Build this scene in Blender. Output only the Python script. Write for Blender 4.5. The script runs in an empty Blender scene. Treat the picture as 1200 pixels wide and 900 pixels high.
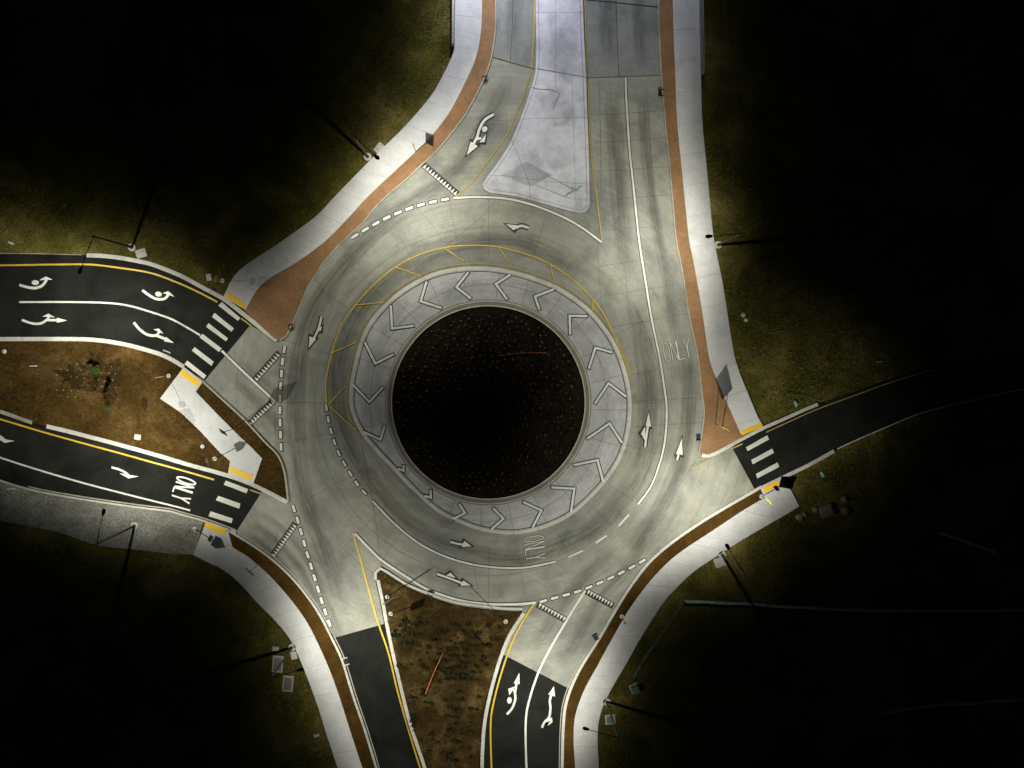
import bpy, bmesh, math, random
import numpy as np
from mathutils import Vector, Matrix
random.seed(7); RNG = np.random.default_rng(11)
C = bpy.context.scene.collection
scn = bpy.context.scene

# ---------------------------------------------------------------- camera
H = 100.0
cam_d = bpy.data.cameras.new('camera'); cam = bpy.data.objects.new('camera', cam_d); C.objects.link(cam)
cam.location = (0, 0, H)
F = Vector((1.7, -3.8, -H)).normalized()
Rt = F.cross(Vector((0, 1, 0))).normalized()
Up = Rt.cross(F).normalized()
M3 = Matrix((Rt, Up, -F)).transposed()
cam.rotation_euler = M3.to_euler()
cam_d.sensor_width = 36; cam_d.lens = 30.0
cam_d.clip_start = 1; cam_d.clip_end = 4000
scn.camera = cam

# ---------------------------------------------------------------- world (night sky), exposure
w = bpy.data.worlds.new('World'); scn.world = w; w.use_nodes = True
wn = w.node_tree.nodes; wl = w.node_tree.links; wn.clear()
sky = wn.new('ShaderNodeTexSky'); sky.sky_type = 'NISHITA'; sky.sun_disc = False
sky.sun_elevation = math.radians(2); sky.sun_rotation = math.radians(200)
bg = wn.new('ShaderNodeBackground'); bg.inputs['Strength'].default_value = 0.012
wo = wn.new('ShaderNodeOutputWorld'); tint = wn.new('ShaderNodeMix'); tint.data_type = 'RGBA'; tint.blend_type = 'MULTIPLY'; tint.inputs[0].default_value = 1.0; tint.inputs[7].default_value = (.45, .65, 1.0, 1)
wl.new(sky.outputs[0], tint.inputs[6]); wl.new(tint.outputs[2], bg.inputs[0]); wl.new(bg.outputs[0], wo.inputs[0])
scn.view_settings.view_transform = 'Standard'; scn.view_settings.look = 'None'
scn.view_settings.gamma = 1; scn.view_settings.use_curve_mapping = False
scn.view_settings.exposure = 0.0
LAMP_POWER = 6500.0

# ---------------------------------------------------------------- pixel map, cast through the camera: an image pixel (1200 x 900) on the ground, metres
def P(x, y, z=0.0):
    d = F + Rt * ((x - 600) / 1000.0) + Up * ((450 - y) / 1000.0)
    t = (H - z) / -d.z
    return Vector((d.x * t, d.y * t, z))
def PL(pts): return [P(*p) for p in pts]

def cr(pts, n=6, closed=False):
    pts = [Vector((p[0], p[1])) for p in pts]; out = []; N = len(pts)
    rng = range(N) if closed else range(N - 1)
    for i in rng:
        if closed: p0, p1, p2, p3 = pts[i-1], pts[i], pts[(i+1) % N], pts[(i+2) % N]
        else:
            p1, p2 = pts[i], pts[i+1]
            p0 = pts[i-1] if i else p1 * 2 - p2
            p3 = pts[i+2] if i + 2 < N else p2 * 2 - p1
        for k in range(n):
            t = k / n
            q = 0.5 * ((2*p1) + (p2-p0)*t + (2*p0-5*p1+4*p2-p3)*t*t + (3*p1-p0-3*p2+p3)*t**3)
            out.append((q.x, q.y))
    if not closed: out.append((pts[-1].x, pts[-1].y))
    return out

def resample(path, step):
    """path of world Vectors -> even points"""
    d = [0]
    for a, b in zip(path, path[1:]): d.append(d[-1] + (b - a).length)
    L = d[-1]; n = max(1, int(round(L / step))); out = []; j = 0
    for k in range(n + 1):
        s = L * k / n
        while j < len(d) - 2 and d[j+1] < s: j += 1
        t = (s - d[j]) / max(1e-9, d[j+1] - d[j])
        out.append(path[j].lerp(path[j+1], min(1, max(0, t))))
    return out
def sub(path, s0, s1):
    out = []; acc = 0
    for a, b in zip(path, path[1:]):
        l = (b - a).length
        if l < 1e-9: continue
        if acc + l > s0 and acc < s1:
            t0 = max(0, (s0 - acc) / l); t1 = min(1, (s1 - acc) / l)
            if not out: out.append(a.lerp(b, t0))
            out.append(a.lerp(b, t1))
        acc += l
    return out
def plen(path): return sum((b - a).length for a, b in zip(path, path[1:]))

def tag(o, label=None, cat=None, group=None, kind=None):
    if label: o['label'] = label
    if cat: o['category'] = cat
    if group: o['group'] = group
    if kind: o['kind'] = kind
    return o
def link(name, bm, mats, parent=None, smooth=False):
    me = bpy.data.meshes.new(name); bm.normal_update(); bm.to_mesh(me); bm.free()
    for m in (mats if isinstance(mats, (list, tuple)) else [mats]): me.materials.append(m)
    if smooth:
        for p in me.polygons: p.use_smooth = True
    o = bpy.data.objects.new(name, me); C.objects.link(o)
    if parent is not None: o.parent = parent
    return o
def empty(name, loc, rz=0.0):
    o = bpy.data.objects.new(name, None); o.empty_display_size = .3
    o.location = loc; o.rotation_euler = (0, 0, rz); C.objects.link(o); return o
def struct(name, bm, mats, label, cat, parent=None, smooth=False):
    o = link(name, bm, mats, parent, smooth)
    if parent is None: tag(o, label, cat, kind='structure')
    return o

# ---------------------------------------------------------------- mesh helpers
def normals2d(path, closed=False):
    n = len(path); out = []
    for i in range(n):
        a = path[i-1] if (i or closed) else path[i]
        b = path[(i+1) % n] if (i < n-1 or closed) else path[i]
        d0 = (path[i] - a); d1 = (b - path[i])
        d0 = Vector((d0.x, d0.y)); d1 = Vector((d1.x, d1.y))
        if d0.length < 1e-9: d0 = d1
        if d1.length < 1e-9: d1 = d0
        if d0.length < 1e-9: out.append(Vector((0,1,0))); continue
        d0.normalize(); d1.normalize()
        n0 = Vector((-d0.y, d0.x)); n1 = Vector((-d1.y, d1.x)); m = n0 + n1
        if m.length < 1e-4: m = n0
        m.normalize(); c = max(.45, m.dot(n0)); m /= c
        out.append(Vector((m.x, m.y, 0)))
    return out
def ribbon(bm, path, wd, z, mi=0, closed=False, off=0.0, uv=None):
    nn = normals2d(path, closed)
    A = [bm.verts.new((p.x + m.x*(off+wd/2), p.y + m.y*(off+wd/2), z)) for p, m in zip(path, nn)]
    B = [bm.verts.new((p.x + m.x*(off-wd/2), p.y + m.y*(off-wd/2), z)) for p, m in zip(path, nn)]
    n = len(path); s = 0; LL = plen(path)
    for i in range(n if closed else n - 1):
        j = (i+1) % n
        f = bm.faces.new((B[i], B[j], A[j], A[i])); f.material_index = mi
        if uv is not None:
            l = (path[j] - path[i]).length
            e0, e1 = min(s, LL-s), min(s+l, LL-s-l)
            for lp, c in zip(f.loops, ((e0, 0), (e1, 0), (e1, 1), (e0, 1))): lp[uv].uv = c
            s += l
def prof_ribbon(bm, path, prof, mi=0, closed=False):
    """prof: list of (offset, z); sweeps an open profile"""
    nn = normals2d(path, closed)
    rows = [[bm.verts.new((p.x + m.x*o, p.y + m.y*o, z)) for o, z in prof] for p, m in zip(path, nn)]
    n = len(path)
    for i in range(n if closed else n - 1):
        j = (i+1) % n
        for k in range(len(prof) - 1):
            f = bm.faces.new((rows[i][k], rows[j][k], rows[j][k+1], rows[i][k+1])); f.material_index = mi
    if not closed:
        for r in (rows[0], rows[-1]):
            try: f = bm.faces.new(r); f.material_index = mi
            except Exception: pass
def poly(bm, pts, z, mi=0):
    vs = [bm.verts.new((p.x, p.y, z)) for p in pts]
    f = bm.faces.new(vs); f.material_index = mi
    f.normal_update()
    if f.normal.z < 0: f.normal_flip()
    if len(vs) > 4: bmesh.ops.triangulate(bm, faces=[f])
def area2(pts):
    return sum(a.x*b.y - b.x*a.y for a, b in zip(pts, pts[1:] + pts[:1])) / 2
def slab(bm, pts, z, zb=-0.1, mi=0, ms=None):
    if area2(pts) < 0: pts = pts[::-1]
    poly(bm, pts, z, mi)
    t = [bm.verts.new((p.x, p.y, z)) for p in pts]; b = [bm.verts.new((p.x, p.y, zb)) for p in pts]
    for i in range(len(pts)):
        j = (i+1) % len(pts)
        f = bm.faces.new((b[i], b[j], t[j], t[i])); f.material_index = mi if ms is None else ms
def box(bm, c, s, rz=0.0, mi=0, bev=0.0):
    r = bmesh.ops.create_cube(bm, size=1.0)
    vs = r['verts']
    mt = Matrix.Translation(c) @ Matrix.Rotation(rz, 4, 'Z') @ Matrix.Diagonal((s[0], s[1], s[2], 1))
    bmesh.ops.transform(bm, matrix=mt, verts=vs)
    fs = list({f for v in vs for f in v.link_faces})
    for f in fs: f.material_index = mi
    if bev:
        bmesh.ops.bevel(bm, geom=list({e for v in vs for e in v.link_edges}), offset=bev, segments=2, affect='EDGES')
def tube(bm, a, b, r0, r1, n=10, mi=0, cap=True):
    a = Vector(a); b = Vector(b); d = (b - a).normalized()
    u = d.cross(Vector((0, 0, 1)));
    if u.length < 1e-3: u = Vector((1, 0, 0))
    u.normalize(); v = d.cross(u)
    ring = []
    for c, r in ((a, r0), (b, r1)):
        ring.append([bm.verts.new(c + (u*math.cos(k*2*math.pi/n) + v*math.sin(k*2*math.pi/n))*r) for k in range(n)])
    for k in range(n):
        f = bm.faces.new((ring[0][k], ring[0][(k+1) % n], ring[1][(k+1) % n], ring[1][k])); f.material_index = mi
    if cap:
        bm.faces.new(ring[0][::-1]).material_index = mi; bm.faces.new(ring[1]).material_index = mi

# ---------------------------------------------------------------- materials
def mat(name): 
    m = bpy.data.materials.new(name); m.use_nodes = True
    nt = m.node_tree; b = nt.nodes['Principled BSDF']; return m, nt, b
def N(nt, t, **k):
    n = nt.nodes.new(t)
    for a, v in k.items(): setattr(n, a, v)
    return n
def math_(nt, op, a, b=None, clamp=False):
    n = nt.nodes.new('ShaderNodeMath'); n.operation = op; n.use_clamp = clamp
    for i, v in enumerate((a, b)):
        if v is None: continue
        if isinstance(v, (int, float)): n.inputs[i].default_value = v
        else: nt.links.new(v, n.inputs[i])
    return n.outputs[0]
def noise(nt, vec, scale, detail=4, rough=.55, dist=0.0):
    n = nt.nodes.new('ShaderNodeTexNoise'); n.inputs['Scale'].default_value = scale
    n.inputs['Detail'].default_value = detail; n.inputs['Roughness'].default_value = rough
    n.inputs['Distortion'].default_value = dist
    nt.links.new(vec, n.inputs['Vector']); return n.outputs['Fac']
def ramp(nt, fac, stops):
    r = nt.nodes.new('ShaderNodeValToRGB'); e = r.color_ramp.elements
    while len(e) < len(stops): e.new(.5)
    for el, (p, c) in zip(e, stops):
        el.position = p; el.color = (c, c, c, 1) if isinstance(c, (int, float)) else (*c, 1)
    nt.links.new(fac, r.inputs[0]); return r.outputs[0]
def mixc(nt, mode, fac, a, b):
    n = nt.nodes.new('ShaderNodeMix'); n.data_type = 'RGBA'; n.blend_type = mode
    for i, v in ((0, fac), (6, a), (7, b)):
        if isinstance(v, (int, float)): n.inputs[i].default_value = v
        elif isinstance(v, tuple): n.inputs[i].default_value = (*v, 1)
        else: nt.links.new(v, n.inputs[i])
    return n.outputs[2]
def posn(nt): return nt.nodes.new('ShaderNodeNewGeometry').outputs['Position']
def bump(nt, bsdf, h, strength, dist):
    b = nt.nodes.new('ShaderNodeBump'); b.inputs['Strength'].default_value = strength; b.inputs['Distance'].default_value = dist
    nt.links.new(h, b.inputs['Height']); nt.links.new(b.outputs[0], bsdf.inputs['Normal'])
def plain(name, col, rough=.7, metal=0.0, var=.15, sc=3.0):
    m, nt, b = mat(name); p = posn(nt)
    v = ramp(nt, noise(nt, p, sc, 5, .65), ((.3, 1 - var), (.7, 1 + var*.4)))
    nt.links.new(mixc(nt, 'MULTIPLY', 1.0, tuple(col), v), b.inputs['Base Color'])
    b.inputs['Roughness'].default_value = rough; b.inputs['Metallic'].default_value = metal
    return m
ISL = P(572.5, 472)

def concrete(name, c1, c2, polar=0.0, big=.35, rough=.8, broom=0.0, blotch=.25):
    m, nt, b = mat(name); p = posn(nt)
    n1 = noise(nt, p, .09, 5, .6, .4)
    col = mixc(nt, 'MIX', ramp(nt, n1, ((.32, 0.0), (.68, 1.0))), tuple(c1), tuple(c2))
    n2 = noise(nt, p, .6, 6, .7)
    col = mixc(nt, 'MULTIPLY', 1.0, col, ramp(nt, n2, ((.25, 1 - big), (.6, 1.0), (.85, 1.08))))
    n3 = noise(nt, p, 5.0, 5, .8)
    col = mixc(nt, 'MULTIPLY', 1.0, col, ramp(nt, n3, ((.2, .72), (.75, 1.12))))
    n4 = noise(nt, p, .22, 4, .6, .3)
    col = mixc(nt, 'MULTIPLY', 1.0, col, ramp(nt, n4, ((.36, 1 - blotch), (.5, 1.0))))
    if polar or broom:
        vs = N(nt, 'ShaderNodeVectorMath', operation='SUBTRACT'); nt.links.new(p, vs.inputs[0]); vs.inputs[1].default_value = (ISL.x, ISL.y, 0)
        sx = N(nt, 'ShaderNodeSeparateXYZ'); nt.links.new(vs.outputs[0], sx.inputs[0])
        r = math_(nt, 'SQRT', math_(nt, 'ADD', math_(nt, 'POWER', sx.outputs[0], 2), math_(nt, 'POWER', sx.outputs[1], 2)))
        # radial distance mirrored through |sin|/|cos| keeps the streaks concentric without a seam
        a = math_(nt, 'DIVIDE', sx.outputs[0], r); a2 = math_(nt, 'DIVIDE', sx.outputs[1], r)
        cv = N(nt, 'ShaderNodeCombineXYZ'); nt.links.new(math_(nt, 'MULTIPLY', r, 1.0), cv.inputs[0])
        nt.links.new(math_(nt, 'MULTIPLY', a, 1.6), cv.inputs[1]); nt.links.new(math_(nt, 'MULTIPLY', a2, 1.6), cv.inputs[2])
        if polar:
            s1 = noise(nt, cv.outputs[0], .55, 3, .6)
            col = mixc(nt, 'MULTIPLY', 1.0, col, ramp(nt, s1, ((.35, 1 - polar), (.62, 1.05))))
        s2 = noise(nt, cv.outputs[0], 5.5, 2, .6)
        col = mixc(nt, 'MULTIPLY', 1.0, col, ramp(nt, s2, ((.3, .86), (.7, 1.06))))
    nt.links.new(col, b.inputs['Base Color']); b.inputs['Roughness'].default_value = rough
    bump(nt, b, n3, .25, .02)
    return m
M = {}
M['road'] = concrete('roadway_concrete', (.215, .222, .222), (.345, .343, .29), polar=.13, big=.2, rough=.75)
M['deck'] = concrete('deck_concrete', (.18, .19, .19), (.245, .255, .25), big=.25)
M['walk'] = concrete('sidewalk_concrete', (.52, .525, .55), (.62, .62, .66), big=.14, blotch=.12)
M['apron'] = concrete('apron_concrete', (.44, .445, .48), (.55, .55, .58), polar=.14, big=.2, blotch=.2)
M['split'] = concrete('splitter_concrete', (.45, .46, .55), (.64, .64, .73), big=.28, blotch=.3)
M['kerb'] = concrete('kerb_concrete', (.50, .49, .46), (.62, .61, .60), big=.2, blotch=.2)
M['kerb_old'] = concrete('old_kerb_concrete', (.36, .345, .29), (.45, .43, .37), big=.3, blotch=.3)
M['ring'] = concrete('ring_concrete', (.20, .18, .14), (.26, .24, .19), big=.25)
M['joint'] = plain('joint_sealant', (.165, .16, .14), .9, var=.3)
M['crack'] = plain('dark_sealant', (.03, .03, .028), .9, var=.3)
def asphalt(name, c, sc=1.0):
    m, nt, b = mat(name); p = posn(nt)
    col = mixc(nt, 'MULTIPLY', 1.0, tuple(c), ramp(nt, noise(nt, p, 9.0, 4, .8), ((.25, .4), (.75, 1.9))))
    col = mixc(nt, 'MULTIPLY', 1.0, col, ramp(nt, noise(nt, p, .25, 5, .6, .6), ((.3, .55), (.7, 1.5))))
    nt.links.new(col, b.inputs['Base Color']); b.inputs['Roughness'].default_value = .85; b.inputs['Specular IOR Level'].default_value = .1
    bump(nt, b, noise(nt, p, 14, 3, .8), .4, .02)
    return m
M['asphalt'] = asphalt('asphalt', (.0105, .011, .0105))
def paint(name, col, wear=.5):
    m, nt, b = mat(name); p = posn(nt)
    f = ramp(nt, noise(nt, p, 7.0, 6, .75), ((.34, 0.0), (.48, 1.0)))
    col2 = mixc(nt, 'MIX', math_(nt, 'ADD', math_(nt, 'MULTIPLY', f, wear), 1 - wear), tuple(x*.45 for x in col), tuple(col))
    col2 = mixc(nt, 'MULTIPLY', 1.0, col2, ramp(nt, noise(nt, p, .5, 3, .6), ((.3, .8), (.7, 1.05))))
    nt.links.new(col2, b.inputs['Base Color']); b.inputs['Roughness'].default_value = .6
    return m
M['white'] = paint('white_road_paint', (.64, .64, .63))
M['bar'] = paint('worn_white_paint', (.58, .59, .56), .35)
M['chev'] = paint('chevron_paint', (.72, .74, .76), .4)
M['yellow'] = paint('yellow_road_paint', (.62, .42, .035))
M['yellow_worn'] = paint('worn_yellow_paint', (.38, .30, .09), .95)
M['black'] = plain('black_contrast_paint', (.016, .016, .018), .7, var=.4)
M['pad'] = plain('yellow_warning_pad', (.80, .47, .01), .6, var=.12, sc=6)
def brick(name, c1, c2):
    m, nt, b = mat(name); p = posn(nt)
    mp = N(nt, 'ShaderNodeMapping'); nt.links.new(p, mp.inputs[0]); mp.inputs['Rotation'].default_value = (0, 0, .78)
    t = N(nt, 'ShaderNodeTexBrick'); nt.links.new(mp.outputs[0], t.inputs['Vector'])
    t.inputs['Color1'].default_value = (*c1, 1); t.inputs['Color2'].default_value = (*c2, 1)
    t.inputs['Mortar'].default_value = (c1[0]*.6, c1[1]*.6, c1[2]*.6, 1)
    t.inputs['Scale'].default_value = 3.0; t.inputs['Mortar Size'].default_value = .025
    col = mixc(nt, 'MULTIPLY', 1.0, t.outputs[0], ramp(nt, noise(nt, p, .35, 6, .7), ((.3, .68), (.7, 1.15))))
    col = mixc(nt, 'MULTIPLY', 1.0, col, ramp(nt, noise(nt, p, 4, 4, .7), ((.25, .75), (.7, 1.1))))
    nt.links.new(col, b.inputs['Base Color']); b.inputs['Roughness'].default_value = .8
    return m
M['brick'] = brick('red_brick_paving', (.26, .135, .058), (.33, .175, .085))
def soil(name, cols, sc=.5, fine=6.0, bs=.8):
    m, nt, b = mat(name); p = posn(nt)
    col = ramp(nt, noise(nt, p, sc, 7, .72, .5), ((.30, cols[0]), (.5, cols[1]), (.72, cols[2])))
    col = mixc(nt, 'MULTIPLY', 1.0, col, ramp(nt, noise(nt, p, fine, 5, .8), ((.3, .35), (.5, .95), (.75, 1.7))))
    col = mixc(nt, 'MULTIPLY', 1.0, col, ramp(nt, noise(nt, p, .09, 3, .6, .8), ((.35, .6), (.65, 1.2))))
    nt.links.new(col, b.inputs['Base Color']); b.inputs['Roughness'].default_value = 1.0; b.inputs['Specular IOR Level'].default_value = .04
    bump(nt, b, noise(nt, p, fine, 4, .7), bs, .12)
    return m
M['terrain'] = soil('rough_grass_ground', ((.022, .034, .005), (.092, .080, .018), (.23, .18, .070)), .13, 4.0)
M['earth'] = soil('straw_strewn_earth', ((.022, .013, .004), (.062, .036, .010), (.135, .080, .030)), .22, 3.5)
M['straw'] = soil('pine_straw_mulch', ((.050, .026, .006), (.075, .040, .010), (.10, .056, .015)), .8, 7.0)
M['splitsoil'] = soil('brown_bed_soil', ((.018, .011, .004), (.046, .029, .010), (.12, .082, .034)), .35, 4.0)
M['mulch'] = soil('dark_mulch', ((.005, .004, .003), (.012, .008, .0055), (.022, .015, .011)), .6, 2.2, 1.0)
M['patch'] = soil('dark_patch_ground', ((.020, .012, .004), (.040, .025, .009), (.10, .062, .022)), 1.2, 3.0, 1.0)  # darker ground tone shared by the dark island patches
M['gravel'] = soil('grey_gravel', ((.17, .17, .15), (.24, .24, .225), (.31, .31, .30)), .4, 4.5, 1.0)
M['steel'] = plain('dark_painted_steel', (.018, .018, .019), .5, .3, .2)
M['pole'] = plain('bronze_lamp_pole', (.022, .021, .02), .6, .1, .2)
M['galv'] = plain('galvanised_post', (.30, .31, .31), .45, .7, .2)
M['alu'] = plain('sign_back_aluminium', (.42, .43, .43), .45, .6, .1)
M['signyel'] = plain('yellow_sign_sheet', (.80, .62, .03), .4, 0, .05)
M['signgrn'] = plain('green_sign_sheet', (.02, .22, .15), .4, 0, .05)
M['signwht'] = plain('white_sign_sheet', (.7, .7, .7), .4, 0, .05)
M['found'] = plain('foundation_concrete', (.5, .49, .46), .85, 0, .25, 5)
M['iron'] = plain('cast_iron', (.02, .02, .02), .7, .2, .3)
M['cabinet'] = plain('pale_green_cabinet', (.12, .22, .19), .5, 0, .2)
M['cover'] = plain('pale_composite_cover', (.45, .46, .44), .7, 0, .2, 6)
M['fence'] = plain('grey_filter_fabric', (.50, .60, .62), .9, 0, .45, 2)
M['orange'] = plain('orange_plastic', (.40, .12, .02), .5, 0, .3)
M['redp'] = plain('red_plastic', (.16, .035, .02), .5, 0, .3)
M['debris'] = plain('pale_scrap', (.5, .52, .5), .7, 0, .2)
M['teal'] = plain('teal_scrap', (.25, .5, .42), .6, 0, .2)
M['rock'] = plain('broken_concrete', (.22, .20, .15), .9, 0, .4)
def leafmat(name, c1, c2):
    m, nt, b = mat(name); p = posn(nt)
    nt.links.new(ramp(nt, noise(nt, p, 2.0, 3, .7), ((.35, c1), (.65, c2))), b.inputs['Base Color'])
    b.inputs['Roughness'].default_value = .9; b.inputs['Specular IOR Level'].default_value = .1; return m
M['grass'] = leafmat('dry_grass_blades', (.045, .062, .010), (.23, .19, .060))
M['leaf'] = leafmat('shrub_leaves', (.03, .06, .015), (.08, .12, .03))
M['paleleaf'] = leafmat('pale_tuft_leaves', (.20, .19, .12), (.34, .32, .22))
M['dimleaf'] = leafmat('dull_young_leaves', (.045, .048, .028), (.11, .105, .065))
M['darkleaf'] = leafmat('dark_groundcover_leaves', (.012, .014, .006), (.028, .026, .010))
M['bark'] = plain('young_bark', (.08, .06, .04), .9)
m, nt, b = mat('lit_lamp_lens'); b.inputs['Emission Color'].default_value = (1, .96, .86, 1); b.inputs['Emission Strength'].default_value = 40; M['lens'] = m
# tyre polish: dark rubber film fading at its sides
m, nt, b = mat('tyre_rubber_film')
uvn = N(nt, 'ShaderNodeUVMap'); su = N(nt, 'ShaderNodeSeparateXYZ'); nt.links.new(uvn.outputs[0], su.inputs[0])
v = su.outputs[1]; fall = math_(nt, 'MULTIPLY', math_(nt, 'MULTIPLY', v, math_(nt, 'SUBTRACT', 1.0, v)), 4.0)
cv = N(nt, 'ShaderNodeCombineXYZ'); nt.links.new(math_(nt, 'MULTIPLY', su.outputs[0], .12), cv.inputs[0]); nt.links.new(math_(nt, 'MULTIPLY', v, 5.0), cv.inputs[1])
nz = ramp(nt, noise(nt, cv.outputs[0], 1.0, 5, .7), ((.3, 0.05), (.7, 1.0)))
al = math_(nt, 'MULTIPLY', math_(nt, 'MULTIPLY', fall, nz), math_(nt, 'MULTIPLY', math_(nt, 'MULTIPLY', su.outputs[0], .25, True), .52))
tr = N(nt, 'ShaderNodeBsdfTransparent'); mx = N(nt, 'ShaderNodeMixShader'); nt.links.new(al, mx.inputs[0]); nt.links.new(tr.outputs[0], mx.inputs[1]); nt.links.new(b.outputs[0], mx.inputs[2])
b.inputs['Base Color'].default_value = (.045, .045, .042, 1); b.inputs['Roughness'].default_value = .6
nt.links.new(mx.outputs[0], nt.nodes['Material Output'].inputs[0]); M['tyre'] = m

Z_CON, Z_JNT, Z_TYR, Z_ASP, Z_BLK, Z_WHT, Z_YEL = .030, .038, .044, .040, .052, .062, .072
ZW = .16
# ================================================================= SETTING
bm = bmesh.new()
poly(bm, [Vector((-1500, -1500, 0)), Vector((1500, -1500, 0)), Vector((1500, 1500, 0)), Vector((-1500, 1500, 0))], 0.0)
terrain = struct('ground', bm, M['terrain'], 'rough dark grass and weeds all around the roundabout', 'ground')
hard = []   # outlines (image pixels) where no grass grows

# ---- outlines
nw_walk_out = cr([(533,-150),(533,0),(532.5,55),(528,70),(520,87),(505,113),(475,148),(432,190),(393,230),(370,254),(326,286),(280,317.5),(262,348)], 5)
nw_walk_in = cr([(565,-150),(565,0),(563,42),(558,67),(550,87),(528,130),(507,158),(488,177.5),(467,197),(432,230),(407,257),(380,284),(347,308),(318,325),(303,338),(288,363)], 5)
nw_brick_r = cr([(580,-150),(580,0),(580,30),(575,67),(565,95),(547,130),(538,143),(515,172),(493,193),(477,208),(443,238),(425,260),(395,288),(373,315),(358,340),(350,360),(341,381),(334,394),(328,398)], 5)
ne_brick_l = cr([(772.5,-150),(772.5,0),(776,87),(781,150),(785,188),(788,222),(793,280),(797,300),(802,327),(808,368),(816,405),(820,428),(823,458),(826,483),(822,517),(820,529)], 5)
ne_walk_in = cr([(788,-150),(788,0),(791,87),(793,140),(797.5,188),(801,222),(807,280),(811,300),(816,327),(823,368),(829,410),(833,428),(838,441),(852,473),(867.5,508)], 5)
ne_walk_out = cr([(819,-150),(819,0),(821,88),(822.5,140),(827,188),(831,230),(835,272),(840,300),(847,335),(858,405),(865,433),(877,463),(887,487),(894,500)], 5)
se_strip_l = cr([(655,1030),(660,920),(662,850),(667,817),(682,783),(703,750),(725,712),(741,687),(762,660),(787,638),(820,615),(853,595),(893,572)], 5)
se_walk_in = cr([(668,1030),(674,920),(672,867),(674,838),(684,809),(698,783),(716,750),(735,717),(754,690),(772,669),(795,648),(837,620),(870,598),(896,583)], 5)
se_walk_out = cr([(698,1030),(702,920),(700,867),(703,838),(713,813),(732,780),(749,750),(763,727),(780,702),(791,690),(812,670),(837,653),(870,632),(920,603),(936,593)], 5)
sw_walk_out = cr([(440,1030),(403,920),(383,860),(372,825),(355,780),(341,750),(323,727),(303,707),(278,680),(253,662),(227,650)], 5)
sw_walk_in = cr([(470,1030),(432,920),(413,863),(400,822),(388,788),(376,760),(362,732),(345,707),(320,678),(295,655),(272,640),(262,628)], 5)
sw_strip_r = cr([(482,1030),(446,920),(427,858),(413,817),(400,775),(388,749),(370,715),(345,682),(320,658),(297,641),(267,622.5)], 5)
l1_top = cr([(-160,298),(0,297),(67,298),(102,299),(133,301),(167,307),(182,311),(213,323.5),(238,337),(262,350),(283,366),(325,399)], 5)
l1_bot = cr([(-160,398),(0,397.5),(83,397.5),(117,399),(150,404.5),(183,413.5),(199,420),(216,430)], 5)
l2_top = cr([(-160,440),(-60,466),(0,482),(38,495),(83,506),(133,519),(180,532),(222,544.5),(267,557),(297,568),(337,588)], 5)
l2_bot = cr([(-160,505),(-60,543),(0,563),(33,573),(67,580),(117,588),(167,595),(200,599),(213,603),(242,611),(277,624)], 5)
l5_top = cr([(1420,370),(1300,383),(1200,408),(1100,428),(1050,442),(1005,458),(958,473.5),(920,490),(893,502),(868,515),(834,533),(822,533)], 5)
l5_bot = cr([(1420,440),(1300,447),(1200,456),(1100,479),(1067,489),(1033,503),(1007,514),(977,528.5),(948,544.5),(920,558),(893,571)], 5)

# ---- roundabout roadway: one concrete sheet reaching under kerbs, walks and islands
con = nw_brick_r[:-6] + [(300,385),(262,360),(225,420),(240,470),(262,560),(255,600),(268,632)] + sw_strip_r[::-1][2:-8] + \
      [(430,760),(520,770),(600,800),(650,820)] + se_strip_l[10:] + [(905,580),(875,500),(840,520)] + ne_brick_l[::-1]
con = [(x, y) for x, y in con]
bm = bmesh.new(); uvl = bm.loops.layers.uv.new('uv')
inner = [p for p in PL(nw_brick_r)]
poly(bm, PL(con), Z_CON, 0)
def jl(pts, wd=.07, mi=1, smooth=True, z=Z_JNT): ribbon(bm, PL(cr(pts, 5) if smooth else pts), wd, z, mi)
def ang(r, a): return (572.5 + r*math.cos(a), 472 + r*math.sin(a))
def arc(r, a0, a1, n=24): return [ang(r, math.radians(a0 + (a1 - a0)*k/n)) for k in range(n + 1)]
# circular joints between the lanes and radial joints
for r, a0, a1 in ((203, -75, 30), (203, 40, 215), (206, -170, -80), (236, -190, -95), (241, 100, 160)):
    ribbon(bm, PL(arc(r, a0, a1, 30)), .055, Z_JNT, 1)
for k, a in enumerate(range(0, 360, 15)):
    a += (k % 3) * 2.0
    r1 = 236 + (k*37 % 23)
    if -10 <= a <= 70 or 290 <= a <= 360: r1 = 205
    ribbon(bm, PL([ang(168, math.radians(a)), ang(r1, math.radians(a))]), .05, Z_JNT + .002, 1)
# joints seen on the approaches
jl([(688,91),(776,88)], .14, 2, False); jl([(577,67.5),(600,74),(623,80)], .10, 1)
jl([(702,95),(703,130),(704,200),(702,260),(701,300),(705,360),(712,392)], .06)
jl([(714,95),(720,200),(727,270),(733,320),(738,380)], .05); jl([(757,95),(764,200),(773,290),(783,350),(792,400),(800,470),(800,520)], .05)
for y in (133, 165, 199, 232, 268): jl([(689 + y*.045, y+2), (735, y), (781 + (y-133)*.075, y-4)], .06, 1, False)
for y0, y1, xa, xb in ((312,298,703,797),(347,332,705,802),(385,367,711,808),(470,466,742,826),(500,495,741,824)): jl([(xa, y0), (xb, y1)], .06, 1, False)
jl([(815,540),(790,580),(772,620),(757,650)], .07); jl([(790,555),(812,545),(845,530)], .05)
jl([(421,491),(425,525),(437,590),(444,640),(449,668)], .07); jl([(573,716),(560,690),(555,660)], .05)
jl([(581,235),(560,258),(520,290)], .06); jl([(482,238),(505,262),(520,285)], .05)
jl([(672,598),(665,620),(655,650),(640,668)], .07); jl([(642,690),(625,680),(610,690)], .05)
jl([(648,743),(690,760)], .05, 1, False); jl([(625,735),(640,742)], .05, 1, False)
jl([(326,404),(327,440),(323,475),(324,520),(330,560)], .05)
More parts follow.
